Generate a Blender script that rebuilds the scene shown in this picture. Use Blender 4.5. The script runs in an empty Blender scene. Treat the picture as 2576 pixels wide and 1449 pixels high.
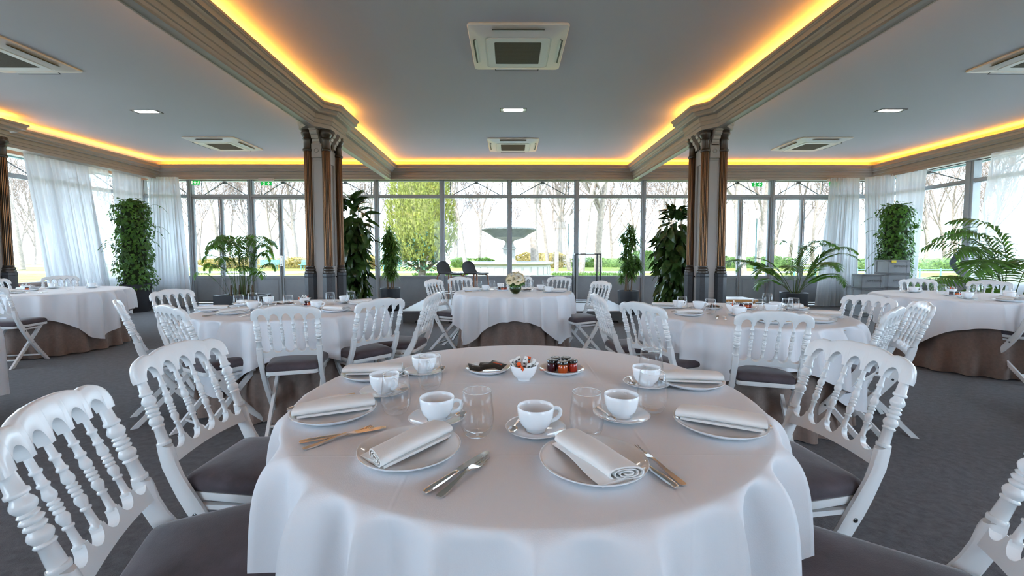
import bpy, math, random
from mathutils import Vector, Matrix
PI = math.pi
rad = math.radians
SC = bpy.context.scene
COL = SC.collection

# ---------------------------------------------------------------- camera
cam_d = bpy.data.cameras.new('camera')
cam = bpy.data.objects.new('camera', cam_d)
COL.objects.link(cam)
cam_d.sensor_fit = 'HORIZONTAL'
cam_d.sensor_width = 36.0
cam_d.lens = 36.0 * 1060.0 / 2576.0
cam_d.shift_y = -27.39 / 2576.0
cam_d.clip_start = 0.02
cam_d.clip_end = 400
cam.location = (0, 0, 1.22)
cam.rotation_euler = (rad(90 - 3.03), 0, rad(-0.27))
SC.camera = cam

# ---------------------------------------------------------------- sky, sun, exposure
world = bpy.data.worlds.new('world')
SC.world = world
world.use_nodes = True
bg = world.node_tree.nodes['Background']
bg.inputs[0].default_value = (0.61, 0.805, 1.0, 1)
bg.inputs[1].default_value = 6.9
sun_d = bpy.data.lights.new('sun', 'SUN')
sun_d.energy = 7.0
sun_d.angle = rad(1.0)
sun_d.color = (1.0, 0.96, 0.91)
sun = bpy.data.objects.new('sun', sun_d)
COL.objects.link(sun)
sun.rotation_euler = Vector((0.45, 0.62, -0.92)).to_track_quat('-Z', 'Y').to_euler()
SC.view_settings.view_transform = 'Standard'
SC.view_settings.look = 'None'
SC.view_settings.exposure = 0.82
SC.view_settings.gamma = 1.0
SC.view_settings.use_curve_mapping = False
SC.cycles.max_bounces = 6
SC.cycles.diffuse_bounces = 3
SC.cycles.glossy_bounces = 3
SC.cycles.transmission_bounces = 3
SC.cycles.transparent_max_bounces = 14
SC.cycles.sample_clamp_indirect = 6.0
SC.cycles.caustics_reflective = False
SC.cycles.caustics_refractive = False

# ---------------------------------------------------------------- materials
MATS = {}
def mat(name, color, rough=0.5, metal=0.0, noise=0.0, nscale=20.0, bump=0.0, bscale=60.0, sheen=0.0,
        spec=0.5, coat=0.0, trans=0.0, alpha=1.0, emit=None, estr=0.0, stretch=None, col2=None, subsurf=0.0):
    if name in MATS:
        return MATS[name]
    m = bpy.data.materials.new(name)
    m.use_nodes = True
    nt = m.node_tree
    b = nt.nodes['Principled BSDF']
    b.inputs['Base Color'].default_value = (*color, 1)
    b.inputs['Roughness'].default_value = rough
    b.inputs['Metallic'].default_value = metal
    b.inputs['Specular IOR Level'].default_value = spec
    b.inputs['Sheen Weight'].default_value = sheen
    b.inputs['Sheen Roughness'].default_value = 0.35
    b.inputs['Coat Weight'].default_value = coat
    b.inputs['Transmission Weight'].default_value = trans
    b.inputs['Alpha'].default_value = alpha
    if emit:
        b.inputs['Emission Color'].default_value = (*emit, 1)
        b.inputs['Emission Strength'].default_value = estr
    if noise or bump:
        tc = nt.nodes.new('ShaderNodeTexCoord')
        mp = nt.nodes.new('ShaderNodeMapping')
        nt.links.new(tc.outputs['Object'], mp.inputs['Vector'])
        if stretch:
            mp.inputs['Scale'].default_value = stretch
    if noise:
        n = nt.nodes.new('ShaderNodeTexNoise')
        n.inputs['Scale'].default_value = nscale
        n.inputs['Detail'].default_value = 5
        n.inputs['Roughness'].default_value = 0.65
        nt.links.new(mp.outputs[0], n.inputs['Vector'])
        r = nt.nodes.new('ShaderNodeValToRGB')
        c2 = col2 or tuple(min(1, c * (1 + noise)) for c in color)
        r.color_ramp.elements[0].position = 0.32
        r.color_ramp.elements[1].position = 0.70
        r.color_ramp.elements[0].color = (*[c * (1 - noise) for c in color], 1)
        r.color_ramp.elements[1].color = (*c2, 1)
        nt.links.new(n.outputs['Fac'], r.inputs['Fac'])
        nt.links.new(r.outputs['Color'], b.inputs['Base Color'])
    if bump:
        n2 = nt.nodes.new('ShaderNodeTexNoise')
        n2.inputs['Scale'].default_value = bscale
        n2.inputs['Detail'].default_value = 3
        nt.links.new(mp.outputs[0], n2.inputs['Vector'])
        bp = nt.nodes.new('ShaderNodeBump')
        bp.inputs['Strength'].default_value = bump
        bp.inputs['Distance'].default_value = 0.01
        nt.links.new(n2.outputs['Fac'], bp.inputs['Height'])
        nt.links.new(bp.outputs['Normal'], b.inputs['Normal'])
    MATS[name] = m
    return m

def glass_mat(name, tint=(0.97, 0.99, 1.0), gloss=0.0, edge=0.6, power=3.0, base=0.03):
    """thin clear glass: see-through, more mirror-like at a slant"""
    m = bpy.data.materials.new(name)
    m.use_nodes = True
    nt = m.node_tree
    nt.nodes.remove(nt.nodes['Principled BSDF'])
    out = nt.nodes['Material Output']
    t = nt.nodes.new('ShaderNodeBsdfTransparent')
    t.inputs[0].default_value = (*tint, 1)
    g = nt.nodes.new('ShaderNodeBsdfGlossy')
    g.inputs['Roughness'].default_value = gloss
    lw = nt.nodes.new('ShaderNodeLayerWeight')
    lw.inputs['Blend'].default_value = 0.5
    pw = nt.nodes.new('ShaderNodeMath'); pw.operation = 'POWER'; pw.inputs[1].default_value = power
    mu = nt.nodes.new('ShaderNodeMath'); mu.operation = 'MULTIPLY_ADD'
    mu.inputs[1].default_value = edge; mu.inputs[2].default_value = base
    nt.links.new(lw.outputs['Facing'], pw.inputs[0])
    nt.links.new(pw.outputs[0], mu.inputs[0])
    mx = nt.nodes.new('ShaderNodeMixShader')
    nt.links.new(mu.outputs[0], mx.inputs[0])
    nt.links.new(t.outputs[0], mx.inputs[1])
    nt.links.new(g.outputs[0], mx.inputs[2])
    nt.links.new(mx.outputs[0], out.inputs[0])
    MATS[name] = m
    return m

def sheer_mat(name, color, clear):
    m = bpy.data.materials.new(name)
    m.use_nodes = True
    nt = m.node_tree
    nt.nodes.remove(nt.nodes['Principled BSDF'])
    out = nt.nodes['Material Output']
    d = nt.nodes.new('ShaderNodeBsdfDiffuse'); d.inputs[0].default_value = (*color, 1)
    tl = nt.nodes.new('ShaderNodeBsdfTranslucent'); tl.inputs[0].default_value = (*color, 1)
    tr = nt.nodes.new('ShaderNodeBsdfTransparent')
    m1 = nt.nodes.new('ShaderNodeMixShader'); m1.inputs[0].default_value = 0.27
    nt.links.new(d.outputs[0], m1.inputs[1]); nt.links.new(tl.outputs[0], m1.inputs[2])
    # the weave closes up when seen at a slant
    lw = nt.nodes.new('ShaderNodeLayerWeight'); lw.inputs['Blend'].default_value = 0.5
    mr = nt.nodes.new('ShaderNodeMapRange')
    mr.inputs['From Min'].default_value = 0.0; mr.inputs['From Max'].default_value = 0.9
    mr.inputs['To Min'].default_value = clear; mr.inputs['To Max'].default_value = 0.0
    nt.links.new(lw.outputs['Facing'], mr.inputs['Value'])
    m2 = nt.nodes.new('ShaderNodeMixShader')
    nt.links.new(mr.outputs[0], m2.inputs[0])
    nt.links.new(m1.outputs[0], m2.inputs[1]); nt.links.new(tr.outputs[0], m2.inputs[2])
    nt.links.new(m2.outputs[0], out.inputs[0])
    MATS[name] = m
    return m

def leaf_mat(name, color, rough=0.4, back=0.35, var=0.25):
    m = bpy.data.materials.new(name)
    m.use_nodes = True
    nt = m.node_tree
    b = nt.nodes['Principled BSDF']
    b.inputs['Roughness'].default_value = rough
    out = nt.nodes['Material Output']
    tc = nt.nodes.new('ShaderNodeTexCoord')
    gm = nt.nodes.new('ShaderNodeNewGeometry')
    n = nt.nodes.new('ShaderNodeTexNoise'); n.inputs['Scale'].default_value = 9
    nt.links.new(gm.outputs['Position'], n.inputs['Vector'])
    r = nt.nodes.new('ShaderNodeValToRGB')
    r.color_ramp.elements[0].position = 0.35; r.color_ramp.elements[1].position = 0.68
    r.color_ramp.elements[0].color = (*[c * (1 - var) for c in color], 1)
    r.color_ramp.elements[1].color = (*[min(1, c * (1 + var * 1.6)) for c in color], 1)
    nt.links.new(n.outputs['Fac'], r.inputs['Fac'])
    nt.links.new(r.outputs['Color'], b.inputs['Base Color'])
    tl = nt.nodes.new('ShaderNodeBsdfTranslucent')
    mc = nt.nodes.new('ShaderNodeMixRGB'); mc.blend_type = 'MULTIPLY'; mc.inputs[0].default_value = 1
    mc.inputs[2].default_value = (1.5, 1.6, 0.6, 1)
    nt.links.new(r.outputs['Color'], mc.inputs[1]); nt.links.new(mc.outputs[0], tl.inputs[0])
    mx = nt.nodes.new('ShaderNodeMixShader'); mx.inputs[0].default_value = back
    nt.links.new(b.outputs[0], mx.inputs[1]); nt.links.new(tl.outputs[0], mx.inputs[2])
    nt.links.new(mx.outputs[0], out.inputs[0])
    MATS[name] = m
    return m

M_CHAIR = mat('white_paint', (0.76, 0.765, 0.77), 0.20, spec=0.45)
M_SEAT = mat('velvet', (0.072, 0.056, 0.066), 0.85, noise=0.30, nscale=7, sheen=0.35, bump=0.10, bscale=300)
M_CLOTH = mat('white_linen', (0.79, 0.80, 0.835), 0.75, bump=0.08, bscale=420, sheen=0.1)
def add_creases(m):
    """ironed fold lines of the linen, a square grid of fine ridges"""
    nt = m.node_tree; b = nt.nodes['Principled BSDF']
    old = b.inputs['Normal'].links[0].from_node
    g = nt.nodes.new('ShaderNodeNewGeometry'); sp = nt.nodes.new('ShaderNodeSeparateXYZ'); nt.links.new(g.outputs['Position'], sp.inputs[0])
    hs = []
    for ax, off in (('X', 0.33), ('Y', 1.505)):
        a = nt.nodes.new('ShaderNodeMath'); a.operation = 'SUBTRACT'; a.inputs[1].default_value = off; nt.links.new(sp.outputs[ax], a.inputs[0])
        p = nt.nodes.new('ShaderNodeMath'); p.operation = 'PINGPONG'; p.inputs[1].default_value = 0.275; nt.links.new(a.outputs[0], p.inputs[0])
        r = nt.nodes.new('ShaderNodeMapRange'); r.interpolation_type = 'SMOOTHSTEP'; r.inputs['From Max'].default_value = 0.007; r.inputs['To Min'].default_value = 1; r.inputs['To Max'].default_value = 0
        nt.links.new(p.outputs[0], r.inputs['Value']); hs.append(r)
    mx = nt.nodes.new('ShaderNodeMath'); mx.operation = 'MAXIMUM'; nt.links.new(hs[0].outputs[0], mx.inputs[0]); nt.links.new(hs[1].outputs[0], mx.inputs[1])
    bp = nt.nodes.new('ShaderNodeBump'); bp.inputs['Strength'].default_value = 0.5; bp.inputs['Distance'].default_value = 0.0012
    nt.links.new(mx.outputs[0], bp.inputs['Height']); nt.links.new(old.outputs['Normal'], bp.inputs['Normal']); nt.links.new(bp.outputs['Normal'], b.inputs['Normal'])
add_creases(M_CLOTH)
M_NAPKIN = mat('napkin_linen', (0.84, 0.83, 0.82), 0.8, bump=0.10, bscale=500)
M_SKIRT = mat('taupe_cloth', (0.235, 0.175, 0.150), 0.85, noise=0.12, nscale=40, sheen=0.15)
M_CHINA = mat('porcelain', (0.90, 0.93, 0.96), 0.08, spec=0.5)
M_STEEL = mat('cutlery_steel', (0.78, 0.77, 0.76), 0.20, metal=1.0)
M_GLASS = glass_mat('drinking_glass', (0.997, 0.998, 0.998), 0.01, 0.62, 3.5, 0.02)
M_PANE = glass_mat('window_pane', (0.985, 0.99, 0.99), 0.0, 0.35, 4.0, 0.01)
M_CARPET = mat('carpet', (0.088, 0.088, 0.101), 0.95, noise=0.38, nscale=26.0, bump=0.5, bscale=350, spec=0.2, sheen=0.26)
M_CEIL = mat('ceiling_paint', (0.57, 0.565, 0.59), 0.9, spec=0.1)
M_TRIM = mat('greige_paint', (0.395, 0.340, 0.295), 0.45)
M_FRAME = mat('frame_paint', (0.33, 0.345, 0.36), 0.40, noise=0.06, nscale=8)
M_PANEL = mat('panel_paint', (0.29, 0.30, 0.315), 0.42, noise=0.08, nscale=3)
M_DADO = mat('brown_dado', (0.30, 0.215, 0.185), 0.6, noise=0.06, nscale=12)
M_BRONZE = mat('bronze_paint', (0.045, 0.032, 0.024), 0.30, metal=0.2)
M_COPPER = mat('copper_fillet', (0.42, 0.20, 0.085), 0.32, metal=0.6)
M_STONE = mat('dark_granite', (0.045, 0.046, 0.052), 0.38, noise=0.45, nscale=160)
M_PIER = mat('pier_paint', (0.37, 0.335, 0.31), 0.45)
M_LED = mat('cove_led', (1, 0.6, 0.2), 0.5, emit=(1.0, 0.40, 0.050), estr=32.0)
M_LAMP = mat('lamp_glow', (1, 1, 1), 0.5, emit=(1.0, 0.96, 0.90), estr=40.0)
M_PLASTIC = mat('unit_plastic', (0.72, 0.72, 0.68), 0.4)
M_GRILLE = mat('unit_grille', (0.11, 0.105, 0.085), 0.6, bump=0.6, bscale=90, stretch=(1, 14, 1))
M_BLACK = mat('black', (0.012, 0.012, 0.012), 0.5)
M_BLACKMETAL = mat('black_metal', (0.02, 0.02, 0.02), 0.35, metal=0.5)
M_SHEER = sheer_mat('sheer_fabric', (0.72, 0.73, 0.75), 0.03)
M_VOILE = sheer_mat('voile_fabric', (0.86, 0.87, 0.88), 0.32)
M_POT = mat('charcoal_pot', (0.030, 0.031, 0.036), 0.45)
M_SOIL = mat('potting_soil', (0.05, 0.035, 0.025), 0.95, noise=0.4, nscale=60)
M_PEBBLE = mat('pale_pebbles', (0.42, 0.38, 0.32), 0.8, noise=0.5, nscale=70)
M_STEM = mat('plant_stem', (0.16, 0.10, 0.06), 0.8, noise=0.3, nscale=30)
M_GSTEM = mat('green_stem', (0.08, 0.12, 0.03), 0.6)
L_FICUS = leaf_mat('ficus_leaf', (0.034, 0.070, 0.020), 0.24, 0.18, 0.35)
L_IVY = leaf_mat('ivy_leaf', (0.062, 0.150, 0.026), 0.40, 0.35, 0.4)
L_PALM = leaf_mat('palm_leaf', (0.085, 0.185, 0.040), 0.36, 0.40, 0.35)
L_DRAC = leaf_mat('dracaena_leaf', (0.085, 0.170, 0.045), 0.40, 0.40, 0.35)
L_YEW = leaf_mat('conifer_leaf', (0.17, 0.17, 0.04), 0.7, 0.30, 0.4)
L_HEDGE = leaf_mat('hedge_leaf', (0.10, 0.16, 0.04), 0.7, 0.30, 0.4)
M_BARK = mat('pale_bark', (0.19, 0.15, 0.12), 0.9, noise=0.35, nscale=6)
M_TWIG = mat('twig', (0.17, 0.125, 0.10), 0.9)
M_LAWN = mat('lawn', (0.125, 0.145, 0.032), 0.95, noise=0.35, nscale=0.8, spec=0.1)
M_PATH = mat('gravel_path', (0.42, 0.42, 0.43), 0.95, noise=0.1, nscale=3, spec=0.1)
M_FOUNT = mat('fountain_stone', (0.17, 0.16, 0.14), 0.85, noise=0.22, nscale=3)
M_BASIN = mat('basin_stone', (0.30, 0.28, 0.25), 0.85, noise=0.12, nscale=2)
M_IRON = mat('weathered_iron', (0.07, 0.072, 0.065), 0.6, noise=0.3, nscale=5)
M_BENCH = mat('teal_bench', (0.07, 0.20, 0.17), 0.6)
M_OAK = mat('oak_edge', (0.50, 0.24, 0.065), 0.45, noise=0.2, nscale=6, stretch=(1, 12, 12))
M_BOARD = mat('board_top', (0.50, 0.53, 0.58), 0.35)
M_DECK = mat('stage_deck', (0.45, 0.48, 0.53), 0.35, noise=0.1, nscale=60)
M_DECKSIDE = mat('stage_side', (0.13, 0.135, 0.14), 0.6, noise=0.45, nscale=140)
M_STOOL = mat('stool_felt', (0.055, 0.058, 0.066), 0.85, noise=0.25, nscale=120)
M_STOOLWOOD = mat('stool_wood', (0.30, 0.13, 0.065), 0.45, noise=0.2, nscale=10)
M_CRATE = mat('crate_plastic', (0.15, 0.15, 0.155), 0.5)
M_WRAP = mat('stretch_wrap', (0.62, 0.64, 0.68), 0.18, bump=0.9, bscale=22, stretch=(3, 1, 1), spec=0.8)
M_YELLOW = mat('yellow_sticker', (0.85, 0.62, 0.02), 0.5)
M_INK = mat('dark_ink', (0.06, 0.06, 0.06), 0.7)
M_SIGN = mat('exit_green', (0.005, 0.38, 0.06), 0.4, emit=(0.0, 0.42, 0.05), estr=0.45)
M_SIGNW = mat('exit_white', (0.85, 0.9, 0.85), 0.4, emit=(0.8, 0.95, 0.85), estr=0.35)
M_SIGNBOX = mat('sign_housing', (0.62, 0.52, 0.48), 0.5)
M_EAVE = mat('cream_soffit', (0.66, 0.62, 0.50), 0.8)
M_GUTTER = mat('teal_gutter', (0.13, 0.24, 0.26), 0.5)
M_SCREW = mat('dark_screw', (0.10, 0.10, 0.10), 0.3, metal=0.9)
M_COAT = mat('dark_coat', (0.022, 0.026, 0.030), 0.85)
M_SKIN = mat('skin', (0.52, 0.27, 0.20), 0.6)
M_JEANS = mat('dark_trousers', (0.03, 0.035, 0.05), 0.85)
M_ROSE = mat('cream_rose', (0.80, 0.66, 0.42), 0.65, noise=0.10, nscale=20)
M_ROSEP = mat('ivory_rose', (0.82, 0.76, 0.64), 0.65, noise=0.08, nscale=20)
M_BERRY = mat('russet_bud', (0.30, 0.08, 0.03), 0.5)
M_VASE = glass_mat('green_vase_glass', (0.45, 0.58, 0.38), 0.03, 0.7, 2.5, 0.05)
M_WATER = mat('stem_water', (0.030, 0.070, 0.012), 0.25, noise=0.5, nscale=30)
M_PACK = mat('black_sachet', (0.030, 0.026, 0.024), 0.28)
M_ORANGE = mat('orange_print', (0.80, 0.10, 0.015), 0.4)
M_WHITEPAPER = mat('white_paper', (0.82, 0.81, 0.78), 0.5)
M_SILVER = mat('silver_print', (0.75, 0.75, 0.78), 0.25, metal=0.6)
M_JAMR = mat('strawberry_jam', (0.40, 0.022, 0.012), 0.18, coat=0.6)
M_JAMO = mat('apricot_jam', (0.55, 0.085, 0.012), 0.18, coat=0.6)
M_JAMP = mat('blackcurrant_jam', (0.055, 0.006, 0.022), 0.15, coat=0.6)
M_LID = mat('jar_lid', (0.016, 0.016, 0.018), 0.22, coat=0.4)
M_LIDLABEL = mat('lid_label', (0.45, 0.45, 0.44), 0.4)

# ---------------------------------------------------------------- mesh builder
class MB:
    def __init__(self):
        self.v = []; self.f = []; self.mi = []; self.mats = []; self.cur = 0
    def use(self, m):
        if m not in self.mats:
            self.mats.append(m)
        self.cur = self.mats.index(m)
        return self
    def add(self, vs, fs):
        o = len(self.v)
        self.v.extend([tuple(p) for p in vs])
        for f in fs:
            self.f.append(tuple(i + o for i in f)); self.mi.append(self.cur)
        return self
    def box(self, x0, x1, y0, y1, z0, z1, M=None):
        vs = [(x0,y0,z0),(x1,y0,z0),(x1,y1,z0),(x0,y1,z0),(x0,y0,z1),(x1,y0,z1),(x1,y1,z1),(x0,y1,z1)]
        if M is not None:
            vs = [M @ Vector(p) for p in vs]
        return self.add(vs, [(0,3,2,1),(4,5,6,7),(0,1,5,4),(1,2,6,5),(2,3,7,6),(3,0,4,7)])
    def cbox(self, x0, x1, y0, y1, z0, z1, c=0.004, M=None):
        """box with chamfered edges"""
        c = min(c, (x1-x0)/2.01, (y1-y0)/2.01, (z1-z0)/2.01)
        vs = []; idx = {}
        for ix, X in enumerate((x0, x1)):
            for iy, Y in enumerate((y0, y1)):
                for iz, Z in enumerate((z0, z1)):
                    sx, sy, sz = 1-2*ix, 1-2*iy, 1-2*iz
                    idx[(ix,iy,iz,'x')] = len(vs); vs.append((X, Y+sy*c, Z+sz*c))
                    idx[(ix,iy,iz,'y')] = len(vs); vs.append((X+sx*c, Y, Z+sz*c))
                    idx[(ix,iy,iz,'z')] = len(vs); vs.append((X+sx*c, Y+sy*c, Z))
        g = lambda a,b,d,e: idx[(a,b,d,e)]
        fs = []
        for s in (0,1):
            q = [g(s,0,0,'x'),g(s,1,0,'x'),g(s,1,1,'x'),g(s,0,1,'x')]; fs.append(tuple(q if s else q[::-1]))
            q = [g(0,s,0,'y'),g(1,s,0,'y'),g(1,s,1,'y'),g(0,s,1,'y')]; fs.append(tuple(q[::-1] if s else q))
            q = [g(0,0,s,'z'),g(1,0,s,'z'),g(1,1,s,'z'),g(0,1,s,'z')]; fs.append(tuple(q if s else q[::-1]))
        for a in (0,1):
            for b_ in (0,1):
                q = [g(a,b_,0,'x'),g(a,b_,1,'x'),g(a,b_,1,'y'),g(a,b_,0,'y')]; fs.append(tuple(q if (a+b_)%2==0 else q[::-1]))
                q = [g(a,0,b_,'x'),g(a,1,b_,'x'),g(a,1,b_,'z'),g(a,0,b_,'z')]; fs.append(tuple(q[::-1] if (a+b_)%2==0 else q))
                q = [g(0,a,b_,'y'),g(1,a,b_,'y'),g(1,a,b_,'z'),g(0,a,b_,'z')]; fs.append(tuple(q if (a+b_)%2==0 else q[::-1]))
                for d in (0,1):
                    q = (g(a,b_,d,'x'),g(a,b_,d,'y'),g(a,b_,d,'z'))
                    fs.append(q if (a+b_+d)%2 else q[::-1])
        if M is not None:
            vs = [M @ Vector(p) for p in vs]
        return self.add(vs, fs)
    def loft(self, secs, closed=True, caps=True):
        n = len(secs[0]); vs = [p for s in secs for p in s]; fs = []
        for i in range(len(secs)-1):
            for j in range(n if closed else n-1):
                k = (j+1) % n
                fs.append((i*n+j, i*n+k, (i+1)*n+k, (i+1)*n+j))
        if caps and closed:
            fs.append(tuple(range(n))[::-1]); fs.append(tuple(range((len(secs)-1)*n, len(secs)*n)))
        return self.add(vs, fs)
    def lathe(self, prof, n=24, M=None, caps=True):
        """prof: (r, z) from bottom to top, or any direction"""
        secs = []
        for r, z in prof:
            s = [(r*math.cos(2*PI*j/n), r*math.sin(2*PI*j/n), z) for j in range(n)]
            if M is not None:
                s = [M @ Vector(p) for p in s]
            secs.append(s)
        return self.loft(secs, True, caps)
    def tube(self, pts, rs, n=8, caps=True, flat=1.0):
        pts = [Vector(p) for p in pts]
        if not hasattr(rs, '__len__'):
            rs = [rs]*len(pts)
        secs = []
        d0 = (pts[1]-pts[0]).normalized()
        a = Vector((0,0,1)) if abs(d0.z) < 0.9 else Vector((1,0,0))
        u = d0.cross(a).normalized()
        for i, p in enumerate(pts):
            d = (pts[min(i+1,len(pts)-1)]-pts[max(i-1,0)])
            d = d.normalized() if d.length > 1e-9 else d0
            u = (u - d*u.dot(d))
            u = u.normalized() if u.length > 1e-6 else d.orthogonal().normalized()
            w = d.cross(u)
            secs.append([p + u*(rs[i]*math.cos(2*PI*j/n)) + w*(flat*rs[i]*math.sin(2*PI*j/n)) for j in range(n)])
        return self.loft(secs, True, caps)
    def sweep(self, path, prof, closed_prof=True, side=1):
        """path: 2-D points; prof: (u, z) with u measured along the left normal * side; mitred joins"""
        n = len(path); mit = []
        P = [Vector((p[0],p[1])) for p in path]
        for i in range(n):
            d1 = (P[i]-P[i-1]).normalized() if i > 0 else None
            d2 = (P[i+1]-P[i]).normalized() if i < n-1 else None
            if d1 is None: d1 = d2
            if d2 is None: d2 = d1
            n1 = Vector((-d1.y,d1.x)); n2 = Vector((-d2.y,d2.x))
            m = (n1+n2); m = m/ (m.dot(n1)) if m.length > 1e-6 else n1
            mit.append(m*side)
        secs = [[(P[i].x+mit[i].x*u, P[i].y+mit[i].y*u, z) for u, z in prof] for i in range(n)]
        return self.loft(secs, closed_prof, closed_prof)
    def prism(self, outline, axis, a, b, M=None):
        """extrude a 2-D outline along axis 'x','y' or 'z' from a to b"""
        def P(p, t):
            q = {'x': (t, p[0], p[1]), 'y': (p[0], t, p[1]), 'z': (p[0], p[1], t)}[axis]
            return M @ Vector(q) if M is not None else q
        return self.loft([[P(p,a) for p in outline],[P(p,b) for p in outline]], True, True)
    def mesh(self, name, m=None, smooth=True, angle=40):
        me = bpy.data.meshes.new(name)
        me.from_pydata(self.v, [], self.f)
        ms = self.mats or [m]
        for x in ms:
            me.materials.append(x)
        if len(ms) > 1:
            me.polygons.foreach_set('material_index', self.mi)
        if smooth:
            me.shade_smooth()
            if angle:
                me.set_sharp_from_angle(angle=rad(angle))
        me.validate()
        me.update()
        fix_normals(me)
        return me
    def build(self, name, m=None, parent=None, smooth=True, angle=40, loc=None, rz=0):
        o = bpy.data.objects.new(name, self.mesh(name, m, smooth, angle))
        COL.objects.link(o)
        if parent is not None:
            o.parent = parent
        if loc is not None:
            o.location = loc
        if rz:
            o.rotation_euler = (0,0,rz)
        return o

import bmesh
def fix_normals(me):
    bm = bmesh.new(); bm.from_mesh(me)
    bmesh.ops.recalc_face_normals(bm, faces=bm.faces)
    bm.to_mesh(me); bm.free()

def tag(o, label, cat, group=None):
    o['label'] = label; o['category'] = cat
    if group:
        o['group'] = group
    return o
def struct(o, label=None):
    o['kind'] = 'structure'
    if label:
        o['label'] = label
    return o
def empty(name, loc=(0,0,0), rz=0, parent=None):
    o = bpy.data.objects.new(name, None)
    COL.objects.link(o)
    o.empty_display_size = 0.1
    o.location = loc; o.rotation_euler = (0,0,rz)
    if parent is not None:
        o.parent = parent
    return o
def obj(name, me, parent=None, loc=(0,0,0), rot=(0,0,0), scale=None):
    o = bpy.data.objects.new(name, me)
    COL.objects.link(o)
    if parent is not None:
        o.parent = parent
    o.location = loc; o.rotation_euler = rot
    if scale:
        o.scale = scale
    return o
CH = {}
def copy_tree(o, parent=None):
    c = o.copy(); COL.objects.link(c); c.parent = parent
    for ch in list(o.children):
        copy_tree(ch, c)
    return c

# ================================================================ the room
XL, XR, YB, YR = -8.75, 8.72, 10.15, -2.2      # glass planes: left, right, back, rear (behind the camera)
ZC, ZW, ZT, ZS = 3.41, 2.98, 2.61, 0.70        # ceiling, window head, transom, sill

struct(MB().box(XL-0.1, XR+0.1, YR-0.1, YB+0.1, -0.12, 0.0).build('floor', M_CARPET, smooth=False), 'dark grey mottled carpet covering the whole room')
struct(MB().box(XL-0.15, XR+0.15, YR-0.15, YB+0.15, ZC, ZC+0.25).build('ceiling', M_CEIL, smooth=False), 'plain light grey plaster ceiling')
# eaves running round the outside of the pavilion
ev = MB()
for x0, x1, y0, y1 in ((XL-1.25, XR+1.25, YB+0.15, YB+1.25), (XL-1.25, XR+1.25, YR-1.25, YR-0.15),
                       (XL-1.25, XL-0.15, YR-0.15, YB+0.15), (XR+0.15, XR+1.25, YR-0.15, YB+0.15)):
    ev.box(x0, x1, y0, y1, 3.24, 3.36)
eo = struct(ev.build('trim_1', M_EAVE, smooth=False), 'cream eaves soffit outside the windows')
gt = MB()
for x0, x1, y0, y1 in ((XL-1.33, XR+1.33, YB+1.25, YB+1.33), (XL-1.33, XR+1.33, YR-1.33, YR-1.25),
                       (XL-1.33, XL-1.25, YR-1.25, YB+1.25), (XR+1.25, XR+1.33, YR-1.25, YB+1.25)):
    gt.box(x0, x1, y0, y1, 3.18, 3.34)
gt.build('gutter', M_GUTTER, eo, smooth=False)

def frame_ring(mb, T, a0, a1, z0, z1, w, d0, d1):
    """rectangular frame in the plane of the wall; T maps (along, out, z) to world"""
    mb.box(a0, a0+w, d0, d1, z0, z1, T); mb.box(a1-w, a1, d0, d1, z0, z1, T)
    mb.box(a0+w, a1-w, d0, d1, z0, z0+w, T); mb.box(a0+w, a1-w, d0, d1, z1-w, z1, T)

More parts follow.
